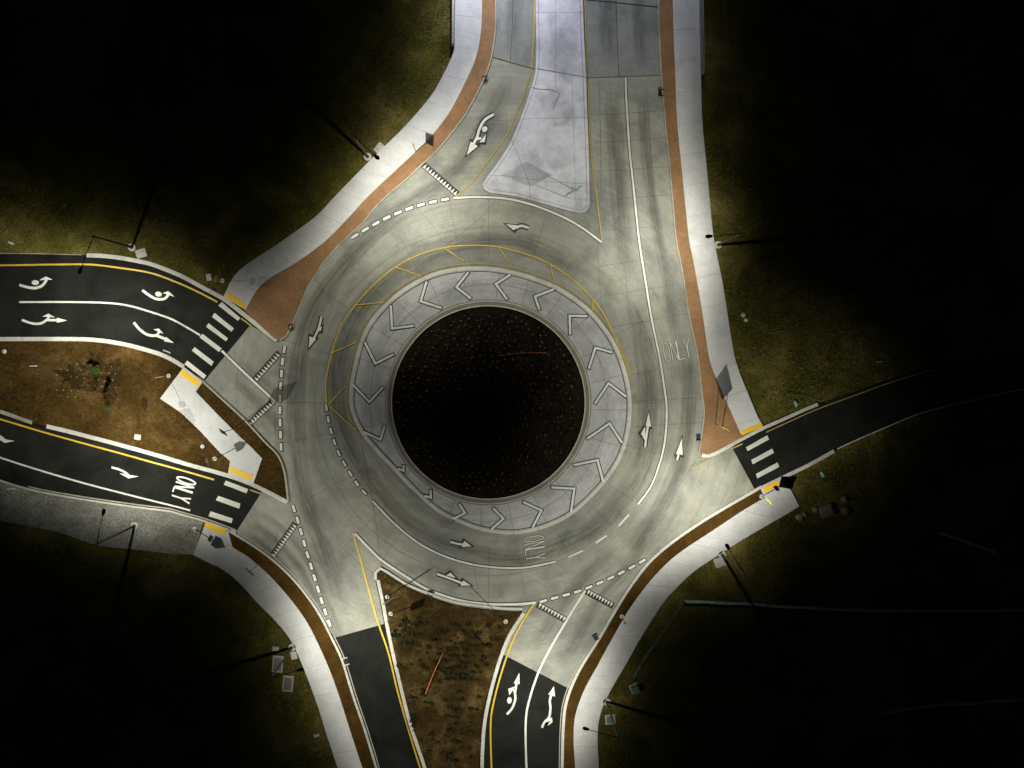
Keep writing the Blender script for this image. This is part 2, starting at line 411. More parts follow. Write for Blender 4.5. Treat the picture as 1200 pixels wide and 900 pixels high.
jl([(300,497),(331,467)], .05, 1, False)
# tyre film where vehicles run
def tyre(pts, wd=1.7): ribbon(bm, PL(cr(pts, 6)), wd, TY[0], 3, uv=uvl); TY[0] += .0012
TY = [Z_TYR - .004]
tyre([(597,85),(590,105),(578,130),(545,185),(505,222),(450,262),(405,310),(368,365),(350,430),(348,520),(360,590),(385,660),(405,725)], 2.4)
tyre([(715,100),(722,180),(728,260),(738,330)], 2.4); tyre([(752,100),(757,180),(768,260),(782,330),(792,400)], 1.6)
tyre([(740,340),(752,400),(760,470),(752,540),(735,575),(700,615),(655,640),(600,655),(540,645),(480,615),(430,560),(398,500),(392,440),(405,390),(440,340),(500,300),(560,285),(620,290),(690,330)], 2.8)
tyre([(262,432),(290,460),(320,490),(345,530)], 1.5); tyre([(270,415),(300,440),(330,470)], 1.5)
tyre([(288,612),(320,630),(350,665),(372,705),(395,760)], 1.0); tyre([(296,598),(330,618),(360,655),(380,695),(402,750)], 1.0); tyre([(284,620),(312,642),(340,672),(362,712)], .8)
tyre([(618,768),(630,750),(655,715),(680,680),(720,640)], 1.8); tyre([(658,780),(672,755),(700,705),(735,665),(775,600)], 1.8)
tyre([(805,400),(808,460),(800,530),(775,590),(735,650)], 2.2)
roadway = struct('road', bm, [M['road'], M['joint'], M['crack'], M['tyre']], 'pale concrete roadway circling the central island', 'roadway')
hard.append(con)

# ---- bridge deck at the top of the picture
bm = bmesh.new(); duv = bm.loops.layers.uv.new('uv')
for k, (pp, ww) in enumerate((([(714,-120),(712,0),(714,84)], 2.4), ([(748,-120),(748,0),(752,84)], 1.8), ([(602,-120),(604,0),(598,68)], 2.2))): ribbon(bm, PL(cr(pp, 6)), ww, Z_ASP + .009 + k*.001, 2, uv=duv)
poly(bm, PL([(575,-150),(575,66),(600,73),(629,81),(686,91),(776,88),(773,0),(773,-150)]), Z_ASP, 0)
poly(bm, PL([(577,66.5),(600,73.5),(629,81.5),(629,82.3),(600,74.4),(577,67.6)]), Z_ASP + .004, 1)
ribbon(bm, PL([(686,0),(720,3),(775,9)]), .16, Z_ASP + .006, 1)
ribbon(bm, PL(cr([(720,-150),(722,0),(725,90)], 6)), .06, Z_ASP + .005, 1)
ribbon(bm, PL(cr([(600,-150),(601,0),(598,72)], 6)), .05, Z_ASP + .005, 1)
deck = struct('bridge_deck', bm, [M['deck'], M['crack'], M['tyre']], 'grey blue concrete deck of the road at the top edge', 'roadway')

# ---- asphalt legs
def asph(pts, label):
    bm = bmesh.new(); poly(bm, PL(pts), Z_ASP, 0); hard.append(pts)
    return struct('road', bm, M['asphalt'], label, 'road')
i1 = [p for p in l1_top if p[0] <= 294]; 
leg1 = asph(i1 + [(295,379),(240,446)] + l1_bot[::-1], 'black asphalt road entering from the left under the curving yellow line')
i2 = [p for p in l2_top if p[0] <= 306]
leg2 = asph(i2 + [(307,576),(277,623)] + l2_bot[::-1][1:], 'black asphalt road entering at lower left with the word ONLY')
leg3 = asph(sw_strip_r[2:-22] + [(393,747),(450,731)] + cr([(452,740),(470,800),(485,860),(500,920),(540,1030)], 5), 'narrow black asphalt road leaving at the bottom left of the wedge bed')
leg4 = asph(cr([(570,1030),(564,920),(565,867),(571,833),(581,792),(589,768)], 5) + [(591,767.5),(667,807)] + [(662,850),(660,920),(655,1030)], 'two lane black asphalt road entering from the bottom edge')
l5t = [p for p in l5_top if p[0] >= 857]; l5b = [p for p in l5_bot if p[0] >= 880]
leg5 = asph(l5t + [(857.5,524),(884,573)] + l5b[::-1], 'dark asphalt road leaving to the right into the night')

# ---- kerbs
def kerb(pts, wd, label, m='kerb', h=.15, off=0.0, gutter=0.0, smooth=False, parent=None, closed=False, jn=True):
    bm = bmesh.new(); path = resample(PL(cr(pts, 4) if smooth else pts), .8)
    a, b2 = off - wd/2, off + wd/2
    prof_ribbon(bm, path, [(a, -.05), (a, h-.03), (a+.03, h), (b2-.03, h), (b2, h-.03), (b2, -.05)], 0)
    if jn:   # joints every three metres
        nn = normals2d(path)
        for i in range(3, len(path) - 1, 4):
            p, n_ = path[i], nn[i]
            ribbon(bm, [p + n_*(a+.03), p + n_*(b2-.03)], .025, h + .003, 1)
    return struct('kerb', bm, [M[m], M['joint']], label, 'kerb', parent)
cut = lambda path, f: [p for p in path if f(p)]
kerb(cut(l1_top, lambda p: 101 < p[0] < 330), .5, 'white kerb along the top of the left road', h=.14)
kerb(cut(l1_top, lambda p: p[0] <= 101), .12, 'thin concrete edge left of the white kerb at the left road', 'kerb_old', h=.05)
kerb(l1_bot, .5, 'white kerb between the left road and the brown island')
kerb(cut(l2_top, lambda p: p[0] <= 39), .45, 'grey kerb end of the brown island at the left edge', 'kerb_old')
kerb(cut(l2_top, lambda p: p[0] >= 49), .5, 'white kerb under the brown island, above the ONLY lane')
kerb(l2_bot, .22, 'narrow kerb between the ONLY lane and the gravel')
kerb([(x, y - 2.8) for x, y in l2_bot if x > 30], .16, 'second thin concrete edge beside the gravel kerb', 'kerb_old', h=.07, jn=False)
kerb([(x, y) for x, y in sw_strip_r], .28, 'kerb between brown mulch strip and road, lower left', h=.15, off=-.15)
kerb([(x, y) for x, y in sw_strip_r], .16, 'low gutter edge beside the lower left kerb', 'kerb_old', h=.06, off=-.48, jn=False)
kerb(se_strip_l, .36, 'kerb between brown mulch strip and road, lower right', h=.15, off=.2)
kerb(cut(se_strip_l, lambda p: p[0] < 720), .14, 'low gutter edge beside the lower right kerb', 'kerb_old', h=.06, off=.55, jn=False)
kerb(cut(l5_top, lambda p: p[0] <= 958), .42, 'pale kerb along the top of the right road')
kerb(cut(l5_bot, lambda p: p[0] <= 978), .45, 'pale kerb along the bottom of the right road')
kerb(nw_brick_r, .18, 'kerb along the brick strip at upper left', 'kerb_old', off=.1)
kerb(ne_brick_l, .18, 'kerb along the brick strip on the right side', 'kerb_old', off=-.1)

# ---- sidewalks and strips (ribbons between two outlines)
def band(name, a, b2, z, mats, label, cat, joint=0.0, jw=.03, extra_end=None):
    A = resample(PL(a), .6); n = len(A) - 1
    Bp = PL(b2); L = plen(Bp); Bq = resample(Bp, L / n)
    n = min(len(A), len(Bq)) - 1
    bm = bmesh.new()
    va = [bm.verts.new((p.x, p.y, z)) for p in A[:n+1]]; vb = [bm.verts.new((p.x, p.y, z)) for p in Bq[:n+1]]
    wa = [bm.verts.new((p.x, p.y, -.1)) for p in A[:n+1]]; wb = [bm.verts.new((p.x, p.y, -.1)) for p in Bq[:n+1]]
    for i in range(n):
        bm.faces.new((va[i], va[i+1], vb[i+1], vb[i])); bm.faces.new((wa[i], wa[i+1], va[i+1], va[i])); bm.faces.new((vb[i], vb[i+1], wb[i+1], wb[i]))
    bm.faces.new((va[0], vb[0], wb[0], wa[0])); bm.faces.new((va[n], vb[n], wb[n], wa[n]))
    bmesh.ops.recalc_face_normals(bm, faces=bm.faces)
    if joint:
        k = max(1, int(joint / .6))
        for q, i in enumerate(range(k, n - 1, k)):
            ribbon(bm, [A[i], Bq[i]], jw if q % 4 else jw*1.8, z + .004, 1)
    hard.append(list(a) + list(b2)[::-1])
    return struct(name, bm, mats, label, cat)
M['wjoint'] = plain('sidewalk_joint', (.38, .37, .35), .9, var=.3)
WM = [M['walk'], M['wjoint']]
walk_nw = band('sidewalk', nw_walk_out, nw_walk_in, ZW, WM, 'wide pale sidewalk curving down the upper left side', 'sidewalk', 1.8)
walk_ne = band('sidewalk', ne_walk_in, ne_walk_out, ZW, WM, 'long pale sidewalk down the right side of the roundabout', 'sidewalk', 3.6, .035)
walk_se = band('sidewalk', se_walk_in, se_walk_out, ZW, WM, 'bright sidewalk curving along the lower right', 'sidewalk', 1.8)
walk_sw = band('sidewalk', sw_walk_out, sw_walk_in, ZW, WM, 'bright sidewalk curving along the lower left', 'sidewalk', 1.8)
band('mulch_strip', se_strip_l, se_walk_in, ZW - .015, M['straw'], 'brown mulch strip between road and sidewalk, lower right', 'verge')
band('mulch_strip', sw_walk_in, sw_strip_r, ZW - .015, M['straw'], 'brown mulch strip between road and sidewalk, lower left', 'verge')
def pol(name, pts, z, mats, label, cat, zb=-.1):
    bm = bmesh.new(); slab(bm, PL(pts), z, zb, 0); hard.append(pts)
    return struct(name, bm, mats, label, cat)
pol('brick_strip', nw_walk_in[::-1] + [(566,-150)] + nw_brick_r + [(322,397),(288,365)], ZW - .012, M['brick'], 'reddish brick paving widening between sidewalk and road at upper left', 'paving')
pol('brick_strip', ne_brick_l + [(823,534),(829,534),(845,527),(868,514)] + ne_walk_in[::-1], ZW - .012, M['brick'], 'reddish brick paving widening to a triangle at the right road', 'paving')
walk_w = pol('sidewalk', [(216,430),(188,467),(200,475),(212,483),(235,505),(258,530),(270,540),(267.5,556),(297,567.5),(307.5,537),(294,523),(283,513),(256,486),(230,459),(238,447)], ZW, M['walk'], 'short bright crossing path over the brown island', 'sidewalk')
pol('island_ground', [(-160,398)] + l1_bot[1:-1] + [(214,431),(188,467),(212,483),(258,530),(270,540),(267.5,556)] + [p for p in l2_top[::-1] if p[0] < 267], ZW - .03, M['earth'], 'brown straw covered island between the two left roads', 'ground')
strip_pts = [(238,449),(230,459),(256,486),(283,513),(307.5,537),(297,567),(337,588),(335,568),(332,550),(325,533),(311,519),(287,493),(262,470)]
pol('island_ground', strip_pts, ZW - .03, M['earth'], 'narrow brown strip between crossing path and roundabout', 'ground')
kerb([(338,588),(336,568),(333,550),(326,533),(312,519),(288,493),(262,469),(239,448)], .22, 'thin kerb round the narrow brown strip', 'kerb_old', h=.16, smooth=True)
pol('gravel_verge', [p for p in l2_bot if 0 < 1] [:-3] + [(238,612),(228,650),(200,649),(150,643),(117,640),(67,623),(0,610),(-160,580)], .06, M['gravel'], 'pale gravel verge below the lower left road', 'verge')
# landings where the walks meet the kerb ramps
for q, par in (([(891,573),(914,561),(927,575),(936,593),(920,603),(896,584)], walk_se), ([(242,611),(268,623),(273,641),(253,663),(227,650)], walk_sw)):
    bm = bmesh.new(); slab(bm, PL(q), ZW - .006); hard.append(q); link('ramp_landing', bm, WM, par)
# yellow pads as parts of the walks
def pads(quads, parent):
    for q in quads:
        bm = bmesh.new(); pts = PL(q); slab(bm, pts, ZW + .012, ZW - .02)
        a, b2, c, d = pts[:4]
        for i in range(1, 12):          # raised domes in a grid
            for j in range(1, 4):
                p = a.lerp(b2, i/12).lerp(d.lerp(c, i/12), j/4)
                box(bm, (p.x, p.y, ZW + .016), (.05, .05, .014))
        link('warning_pad', bm, M['pad'], parent)
pads([[(267.5,342),(288.5,356.5),(286,362),(264.5,347.5)]], walk_nw)
pads([[(868,505),(892,495),(893.5,500),(869.5,510)]], walk_ne)
pads([[(893.5,571.5),(913,562),(915,567),(896,577)]], walk_se)
pads([[(242,611),(266,621),(264,627),(240,617)]], walk_sw)
pads([[(214,433),(236,447.5),(232.5,453),(210.5,438)], [(270.5,547),(297,557),(295.5,562.5),(269,553)]], walk_w)

# ---- top splitter island
sp = cr([(627.5,-150),(627.5,0),(628,42),(627.5,80),(623,100),(613,130),(598,167),(582,192),(568,211)], 5) + [(565.5,216),(567,222),(573,226)] + \
     cr([(588,228),(607,231),(640,240),(665,247),(680,250.5)], 4) + [(686,249),(690,244),(691,238)] + cr([(690,180),(688,130),(686.7,90),(683,0),(683,-150)], 5)
bm = bmesh.new(); slab(bm, PL(sp), ZW, -.1, 0)
def jl2(pts, wd=.05, mi=1): ribbon(bm, PL(pts), wd, ZW + .004, mi)
jl2([(629,81),(686,91)], .12); jl2([(628,15),(683,15)], .04); jl2([(600,165),(610,190),(620,215),(622,235)], .04)
jl2([(565,205),(600,207),(640,213),(690,216)], .04); jl2([(612,140),(688,138)], .04); jl2([(651,-20),(651,105)], .03); jl2([(670,90),(675,245)], .03)
ribbon(bm, PL(cr([(623,103),(632,105),(645,106),(655,110),(652,118),(648,130)], 4)), .10, ZW + .005, 1)
ribbon(bm, PL(sp), .05, ZW + .006, 1, off=-.35 if area2(PL(sp)) < 0 else .35)
splitter = struct('splitter_island', bm, [M['split'], M['joint'], M['kerb_old']], 'pale lilac concrete wedge island at the top', 'traffic island')
kerb(sp, .1, 'dark edge line round the pale wedge island', 'joint', h=ZW + .002, off=.0, jn=False)

# ---- bottom splitter bed
bed = cr([(520,1030),(500,920),(478,850),(463,790),(452,740),(446,708),(440.5,682)], 5) + [(439.5,674),(441,669),(445,668),(450,671)] + \
      cr([(475,687),(500,698),(533,709),(567,714),(590,716)], 4) + [(606,717),(612,716),(611,720)] + cr([(597,740),(588,760),(576,795),(567,833),(563,867),(562,920),(565,1030)], 5)
pol('planting_bed', bed, ZW - .03, M['splitsoil'], 'brown wedge shaped planting bed at the bottom', 'ground')
kerb(cr([(520,1030),(500,920),(478,850),(463,790),(452,740),(446,708),(440,680)], 5), .42, 'white kerb on the left side of the wedge bed', off=-.32)
kerb(cr([(612,717),(597,740),(588,760),(577,795),(568,833),(564,867),(563,920),(566,1030)], 5), .42, 'white kerb on the right side of the wedge bed', off=.2)
kerb(cr([(441.5,679),(441.5,671),(447,667),(475,684.5),(500,695),(533,706),(567,711),(590,713.5),(612,714)], 5), .3, 'pale kerb along the top of the wedge bed', off=.1)
kerb(cr([(450,663),(475,680),(500,691),(533,702.5),(567,708),(600,709.5)], 5), .12, 'thin gutter edge above the wedge bed', 'kerb_old', h=.05, off=-.25, jn=False)

# ---- truck apron, ring kerb, central island
ap = cr([(572,313),(607,319),(640,330),(657,338),(682,355),(698,370),(715,392),(727,415),(736,444),(740,474),(737,507),(728,536),(713,560),(697,579),(673,601),(648,615),(620,623.5),(598,626),(573,623.5),(557,619.5),(540,613),(515,601),(493,583),(475,565),(457,546),(440,528),(423,507),(411,480),(410,455),(414,430),(422,400),(435,375),(460,348),(490,328),(515,318),(540,313.5)], 5, True)
apw = PL(ap)
bm = bmesh.new(); slab(bm, apw, .10, -.1, 0)
for k in range(24):
    a = math.radians(k*15 + 4)
    # ray to the outer outline
    best = min(ap, key=lambda p: abs(math.atan2(math.sin(math.atan2(p[1]-472, p[0]-572.5) - a), math.cos(math.atan2(p[1]-472, p[0]-572.5) - a))))
    ribbon(bm, PL([ang(120, a), (572.5 + (best[0]-572.5)*.97, 472 + (best[1]-472)*.97)]), .045, .104, 1)
ribbon(bm, PL(arc(139, 0, 357, 90)), .04, .106, 1)
nn = normals2d(apw, True); s_ = 1 if area2(apw) > 0 else -1
ring_in = [p + n_*(s_*.55) for p, n_ in zip(apw, nn)]
ribbon(bm, ring_in, .09, .108, 2, True)
apron = struct('truck_apron', bm, [M['apron'], M['joint'], M['crack']], 'grey concrete apron ring painted with white chevrons', 'apron')
bm = bmesh.new()
mid = [p + n_*(s_*.25) for p, n_ in zip(apw, nn)]
prof_ribbon(bm, mid, [(-.27, 0), (-.25, .07), (-.15, .125), (.15, .125), (.25, .115), (.26, 0)], 0, True)
for i in range(0, len(mid), 6):
    ribbon(bm, [mid[i] + nn[i]*.25, mid[i] - nn[i]*.25], .03, .129, 1)
struct('kerb', bm, [M['kerb'], M['joint']], 'pale sloping kerb round the outside of the apron', 'kerb')
circ = lambda r, n=120: [Vector((ISL.x + r*math.cos(2*math.pi*k/n), ISL.y + r*math.sin(2*math.pi*k/n), 0)) for k in range(n)]
bm = bmesh.new(); prof_ribbon(bm, circ(11.62), [(-.36, 0), (-.34, .17), (-.22, .18), (-.2, .2), (.2, .2), (.24, .27), (.34, .27), (.38, .0)][::1], 0, True)
ribbon(bm, circ(11.89), .11, .204, 1, True); ribbon(bm, circ(11.33), .12, .276, 1, True)
for k in range(0, 120, 5):
    a = 2*math.pi*k/120; ribbon(bm, [Vector((ISL.x + r*math.cos(a), ISL.y + r*math.sin(a), 0)) for r in (11.42, 11.84)], .03, .209, 2)
ribbon(bm, circ(12.05), .08, .112, 2, True)
struct('kerb', bm, [M['ring'], M['kerb'], M['joint']], 'raised ring kerb round the dark central island', 'kerb')
bm = bmesh.new(); rings = []; NR, NA = 26, 96
for i in range(NR + 1):
    r = 11.3 * (1 - i/NR); z = .2 + .75 * (1 - (r/11.3)**2)
    rings.append([bm.verts.new((ISL.x + r*math.cos(2*math.pi*k/NA), ISL.y + r*math.sin(2*math.pi*k/NA), z + random.uniform(-.05, .05))) for k in range(NA)] if i < NR else [bm.verts.new((ISL.x, ISL.y, z))])
for i in range(NR):
    for k in range(NA):
        k2 = (k+1) % NA
        if i < NR - 1: bm.faces.new((rings[i][k], rings[i][k2], rings[i+1][k2], rings[i+1][k]))
        else: bm.faces.new((rings[i][k], rings[i][k2], rings[i+1][0]))
struct('central_island', bm, M['mulch'], 'round dark mulched mound at the centre of the roundabout', 'traffic island', smooth=True)
def isl_z(x, y): return .2 + .75 * (1 - min(1, ((x-ISL.x)**2 + (y-ISL.y)**2) / 11.3**2))

# ---- dark patches on the brown island; the smallest is a painted shadow
def blob(cx, cy, rx, ry, rot, n=26, j=.28):
    out = []
    for k in range(n):
        a = 2*math.pi*k/n; r = 1 + random.uniform(-j, j)
        x, y = rx*r*math.cos(a), ry*r*math.sin(a)
        out.append((cx + x*math.cos(rot) - y*math.sin(rot), cy + x*math.sin(rot) + y*math.cos(rot)))
    return cr(out, 3, True)
for pts, lb in ((blob(98, 441, 29, 18, .2), 'dark patch left of the small shrubs'), (blob(133, 449, 11, 24, .25), 'tall dark patch right of the small shrubs'),
                (blob(111, 420, 10, 10, 0), 'small dark patch above the green shrub'), (blob(170, 473, 4, 8, 0), 'smallest dark patch near the crossing path, a painted shadow')):
    bm = bmesh.new(); poly(bm, PL(pts), ZW - .022); struct('dark_patch', bm, M['patch'], lb, 'mulch')

# ================================================================= MARKINGS (parts of their road)
def line(pts, parent, wd=.26, m='white', z=None, smooth=True, shadow=False, name='lane_line', off=0.0):
    bm = bmesh.new(); path = resample(PL(cr(pts, 6) if smooth else pts), .6)
    z = z if z is not None else (Z_YEL if 'yellow' in m else Z_WHT)
    ribbon(bm, path, wd, z, 0, off=off)
    if shadow: ribbon(bm, path, wd + .15, z - .008, 1)  # black contrast paint showing past both edges of the line
    return link(name, bm, [M[m], M['black']], parent)
def dashes(pts, parent, dl=.85, gap=.57, wd=.32):
    path = PL(cr(pts, 8)); L = plen(path); s = 0
    while s + dl*.5 < L:
        bm = bmesh.new(); q = sub(path, s, min(L, s + dl)); ribbon(bm, q, wd, Z_WHT)
        q2 = sub(path, max(0, s-.1), min(L, s + dl + .1)); ribbon(bm, q2, wd + .2, Z_BLK, 1)
        link('yield_dash', bm, [M['white'], M['black']], parent); s += dl + gap
    return
def quad(q, parent, m='bar', name='crosswalk_bar', z=None):
    bm = bmesh.new(); poly(bm, PL(q), Z_WHT if z is None else z); return link(name, bm, M[m], parent)
# left road
line([(-160,313),(0,311),(67,310),(105,310),(133,313),(175,319.5),(205,330),(230,341),(255,354)], leg1, .20, 'yellow')
line([(282.5,373),(295,382)], leg1, .18, 'yellow_worn', smooth=False)
line([(23,354),(83,354),(125,355),(150,358),(175,365),(200,373.5),(218,383),(235,393)], leg1, .21)
line([(260,411),(291,441),(323,471)], roadway, .26, 'chev', shadow=True)
for k, q in enumerate(([(260,354),(281.7,372.5),(279,376),(256,358)], [(251.7,366.7),(274.5,385),(271.3,388.7),(248.7,371.3)], [(244.7,378.7),(267.5,396.7),(265,400),(241.7,383)],
    [(237.5,391.3),(260,408.3),(257,412.5),(234,395.3)], [(228.3,406.7),(250.8,424),(248,428.8),(225,410.8)], [(219.7,422.5),(242,440),(239,444),(216.3,426.7)])): quad(q, leg1, 'white' if k in (0, 5) else 'bar', z=Z_WHT + .004)
# lower left road
line([(-160,443),(-60,473),(0,491),(50,506),(100,520),(137,530),(180,542),(213,551),(251,562)], leg2, .20, 'yellow')
line([(293,574),(306,578.5)], leg2, .18, 'yellow_worn', smooth=False)
line([(-160,482),(-60,515),(0,536),(50,552),(100,566.5),(150,579.5),(200,592),(223,598)], leg2, .2)
for q in ([(264.7,563),(291,573),(289,578),(262.5,568)], [(256,581),(282,590),(280.5,596),(253,586)], [(246.7,599),(273,607.5),(271.7,613),(244.7,605)]): quad(q, leg2)
# bottom left exit
line([(414,624),(422,653),(433,694),(443,729),(455,764),(465,806),(477,849),(492,898),(520,980)], roadway, .2, 'yellow', z=Z_YEL)
line([(416,625),(432,642),(448,657),(475,675),(500,690),(533,702),(567,707.5),(605,708),(628,706)], roadway, .3, 'white', shadow=True, z=Z_WHT + .012)
# bottom road
line([(627,706),(613,727),(600,753),(588,787),(578,825),(575,850),(576,900),(580,1000)], leg4, .2, 'yellow')
line([(686,692),(673,712),(658,737),(643,763),(630,790),(619,825),(616,850),(617,900),(622,1000)], leg4, .24)
# right road
line([(897.5,506.5),(927,493),(955,480.5),(1005,462),(1050,446),(1100,432),(1200,412),(1300,388)], leg5, .13, 'yellow_worn')
line([(857.5,525.5),(870,520)], leg5, .18, 'yellow_worn', smooth=False)
line([(981,526),(1007,514),(1040,500),(1067,488.5),(1100,478.5),(1200,456),(1300,446)], leg5, .14, 'bar')
line([(838,533),(822,543),(812,549)], roadway, .15, 'yellow_worn')
for q in ([(874,524),(899,510),(901,515),(876,528.5)], [(880,539),(904.7,525.7),(907,530.5),(882,544)], [(885.5,555.5),(911,541.7),(913,547),(887.5,560.5)]): quad(q, leg5)
# top road
line([(531.7,232),(560,231),(590,232.5),(615,237.5),(640,246),(665,257),(685,269),(705,284)], roadway, .24, 'white', shadow=True, z=Z_WHT + .008)
line([(705.5,284),(704,270),(700,238),(695,202),(691.5,172),(690,130),(689,95)], roadway, .16, 'yellow_worn')
line([(533,231),(545,221),(560,205),(577,182),(592,161),(606,131),(612,116),(620,92),(622.5,82)], roadway, .16, 'yellow_worn')
line([(623,80),(624,60),(626,33),(626.3,0),(626.3,-150)], deck, .16, 'yellow_worn')
line([(687.5,90),(685.5,0),(685.5,-150)], deck, .16, 'yellow_worn')
# circulating lines
line([(436.7,587),(456,607.5),(473,623),(490,636),(507,645.5),(523,652.5),(540,658),(560,662.5),(590,665.5),(615,665),(633,662),(651,658)], roadway, .22, 'white', shadow=True)
line([(747.5,591),(761.7,571.7),(770,552),(777,528),(780.5,503),(781,475),(778.5,455),(774,425),(769,400),(762.5,368),(756,327),(750,290),(746,255),(741.7,213),(738,180),(735,135),(733.5,110),(733,91)], roadway, .23, 'white', shadow=True)
for a, b2 in (((666,653),(683,645)), ((698,636),(711,627.5)), ((725,616),(737,603))): line([a, b2], roadway, .2, smooth=False, name='lane_dash')
dashes([(382,474),(384.5,490),(388,505),(393,521),(398,533),(407,549),(420,569),(434,584)], roadway, .75, .63, .26)
dashes([(334,405),(331,425),(329.5,445),(328.3,465),(328.3,495),(329.7,530)], roadway, .88, .55)
dashes([(343,592),(350,613),(357,638),(362,655),(370,681),(378,707),(388,736)], roadway)
dashes([(412,279),(430,268),(450,257),(470,248),(490,241),(510,236),(528,232.5)], roadway, .92, .5, .3)
dashes([(632.5,705.5),(650,700.5),(677,693),(700,684),(722,674),(745,662),(762,652)], roadway, .88, .53, .3)
# yellow hatching outside the apron
line([(383,473),(381.7,450),(385,430),(392,403),(401,380),(417,357),(440,332),(464,313),(490,299),(520,290.5),(540,288),(573,288),(598,292.5),(623,300),(647,311),(670,327),(695,352),(710,373),(724,404),(733,425),(738,444)], roadway, .13, 'yellow')
oy = [(x, y) for x, y in ap]
cxy = Vector((572.5, 472)); oo = []
for x, y in oy:
    v = Vector((x, y)) - cxy; a = math.degrees(math.atan2(v.y, v.x)) % 360
    if 165 <= a <= 345: oo.append((a, tuple(cxy + v * (1 + 3.2/v.length))))
oo = [p for a, p in sorted(oo)]
line(oo, roadway, .10, 'yellow_worn', smooth=False, z=Z_YEL + .006)
for a, b2 in (((385,474),(405,452.5)), ((386,475),(416,503)), ((388,414),(418,401)), ((417,357.5),(451,354.5)), ((464,313),(494,324)), ((521,291),(544,306)), ((585,290),(597,309)), ((645,310),(649,329)), ((695,352),(694,364))):
    line([a, b2], roadway, .11, 'yellow', z=Z_YEL + .010, smooth=False, name='hatch_stroke')
# yield triangles
def yrow(a, b2, n, side, parent, tw=.27, th=.55):
    A, B2 = P(*a), P(*b2); d = (B2 - A).normalized(); nn = Vector((-d.y, d.x, 0)) * side
    L = (B2 - A).length; bm = bmesh.new()
    poly(bm, [A - d*.12 - nn*.1, B2 + d*.12 - nn*.1, B2 + d*.12 + nn*(th + .1), A - d*.12 + nn*(th + .1)], Z_BLK)
    for k in range(n):
        c = A + d * (L * (k + .5) / n); hw = L / n * .42
        poly(bm, [c - d*hw, c + d*hw, c + nn*th], Z_WHT, 1)
    link('yield_triangles', bm, [M['black'], M['white']], parent)
yrow((495,195.5), (534,229.5), 12, 1, roadway); yrow((301,447), (328.5,416), 10, 1, roadway); yrow((293.5,499), (322.5,471.5), 10, 1, roadway)
yrow((321.5,653), (348,616), 12, 1, roadway); yrow((632,706.5), (664,724), 9, -1, roadway); yrow((689,691), (719,707), 9, -1, roadway)
# chevrons
chev = [((500,330),(493,353),(517.5,361)), ((458,358),(459.7,385),(485,381.7)), ((427.5,401),(440,426),(461.7,415)), ((413,450),(433,471),(449,453.7)), ((426,506),(446,515),(451,499)),
        ((466,549),(473,551.5),(473,545)), ((497.5,581),(505,583),(504.7,574)), ((531,608),(545,601),(538,590)), ((577.5,595),(590,607.5),(576,620)), ((613,588),(634.5,598),(624,618)), ((646,571),(673,572.5),(669,600)),
        ((672,545),(700,539),(706.7,564)), ((688,514),(714,496),(729,519)), ((697,473),(713,449),(734,465)), ((690,432),(697.5,407.5),(717.5,413)), ((668,392),(667.5,370),(688,370.5)), ((632,363),(627,347.5),(649,339)), ((594.5,351),(581,333),(598,322)), ((552,350),(535,336.5),(549,319))]
for c in chev:
    bm = bmesh.new(); p = PL(c)
    ribbon(bm, p, .27, .132, 0); q = [p[0] + (p[0]-p[1]).normalized()*.1, p[1], p[2] + (p[2]-p[1]).normalized()*.1]
    ribbon(bm, q, .48, .122, 1); link('chevron_mark', bm, [M['chev'], M['black']], apron)
# arrows: shafts, heads, dots
def arrow(parent, shafts, heads, dot=None, wd=.26, black=True, m='white'):
    bm = bmesh.new(); k = 0
    for s in shafts:
        path = PL(cr(s, 5)); ribbon(bm, path, wd, Z_WHT + .002*k, 0)
        if black: ribbon(bm, path, wd + .34, Z_BLK + .001*k, 1)
        k += 1
    for h in heads:
        p = PL(h); c = sum(p, Vector()) / 3; poly(bm, p, Z_WHT + .002*k, 0)
        if black: poly(bm, [q + (q - c).normalized()*.36 for q in p], Z_BLK + .001*k, 1)
        k += 1
    if dot:
        cx, cy, rx, ry, ro = dot
        e = [(cx + rx*math.cos(t)*math.cos(ro) - ry*math.sin(t)*math.sin(ro), cy + rx*math.cos(t)*math.sin(ro) + ry*math.sin(t)*math.cos(ro)) for t in [i*math.pi/10 for i in range(20)]]
        poly(bm, PL(e), Z_WHT + .002*k, 0)
        if black: poly(bm, PL([(cx + (x-cx)*1.35, cy + (y-cy)*1.35) for x, y in e]), Z_BLK + .001*k, 1)
    link('arrow_mark', bm, [M[m], M['black']], parent)
arrow(leg1, [[(23,334),(32,336.5),(42,337.5),(50,334.5),(55,328)]], [[(46,328.5),(54,324),(62,327.7)]], (41.7,331.2,4.3,2.8,0), .3, False)
arrow(leg1, [[(26,375),(38,379),(48,379),(56,374),(57,371)], [(55,375),(69,375.3)]], [[(50,371),(57,367.5),(65,372)], [(67,372.3),(79,375.5),(67,378.3)]], None, .27, False)
arrow(leg1, [[(167,340),(175,346),(184,350.5),(193,350),(198,345)]], [[(191,343.5),(197.5,341.2),(205,348)]], (186,344.7,4,2.9,.2), .3, False)
arrow(leg1, [[(157,378),(165,387),(174,392.5),(183,393),(187,389)], [(183,393),(196,398)]], [[(180,386),(186.5,385),(192,391.5)], [(195,394.8),(204,402),(192.5,400)]], None, .3, False)
arrow(leg2, [[(131,547.5),(141,550.5),(149,555),(152,559)]], [[(140,554.3),(151,560.6),(163,558.2)]], None, .25, False)
arrow(leg2, [[(-14,506),(-4,509),(3,513),(7,517)]], [[(-5,512.5),(6,519),(17.5,516.8)]], None, .25, False)
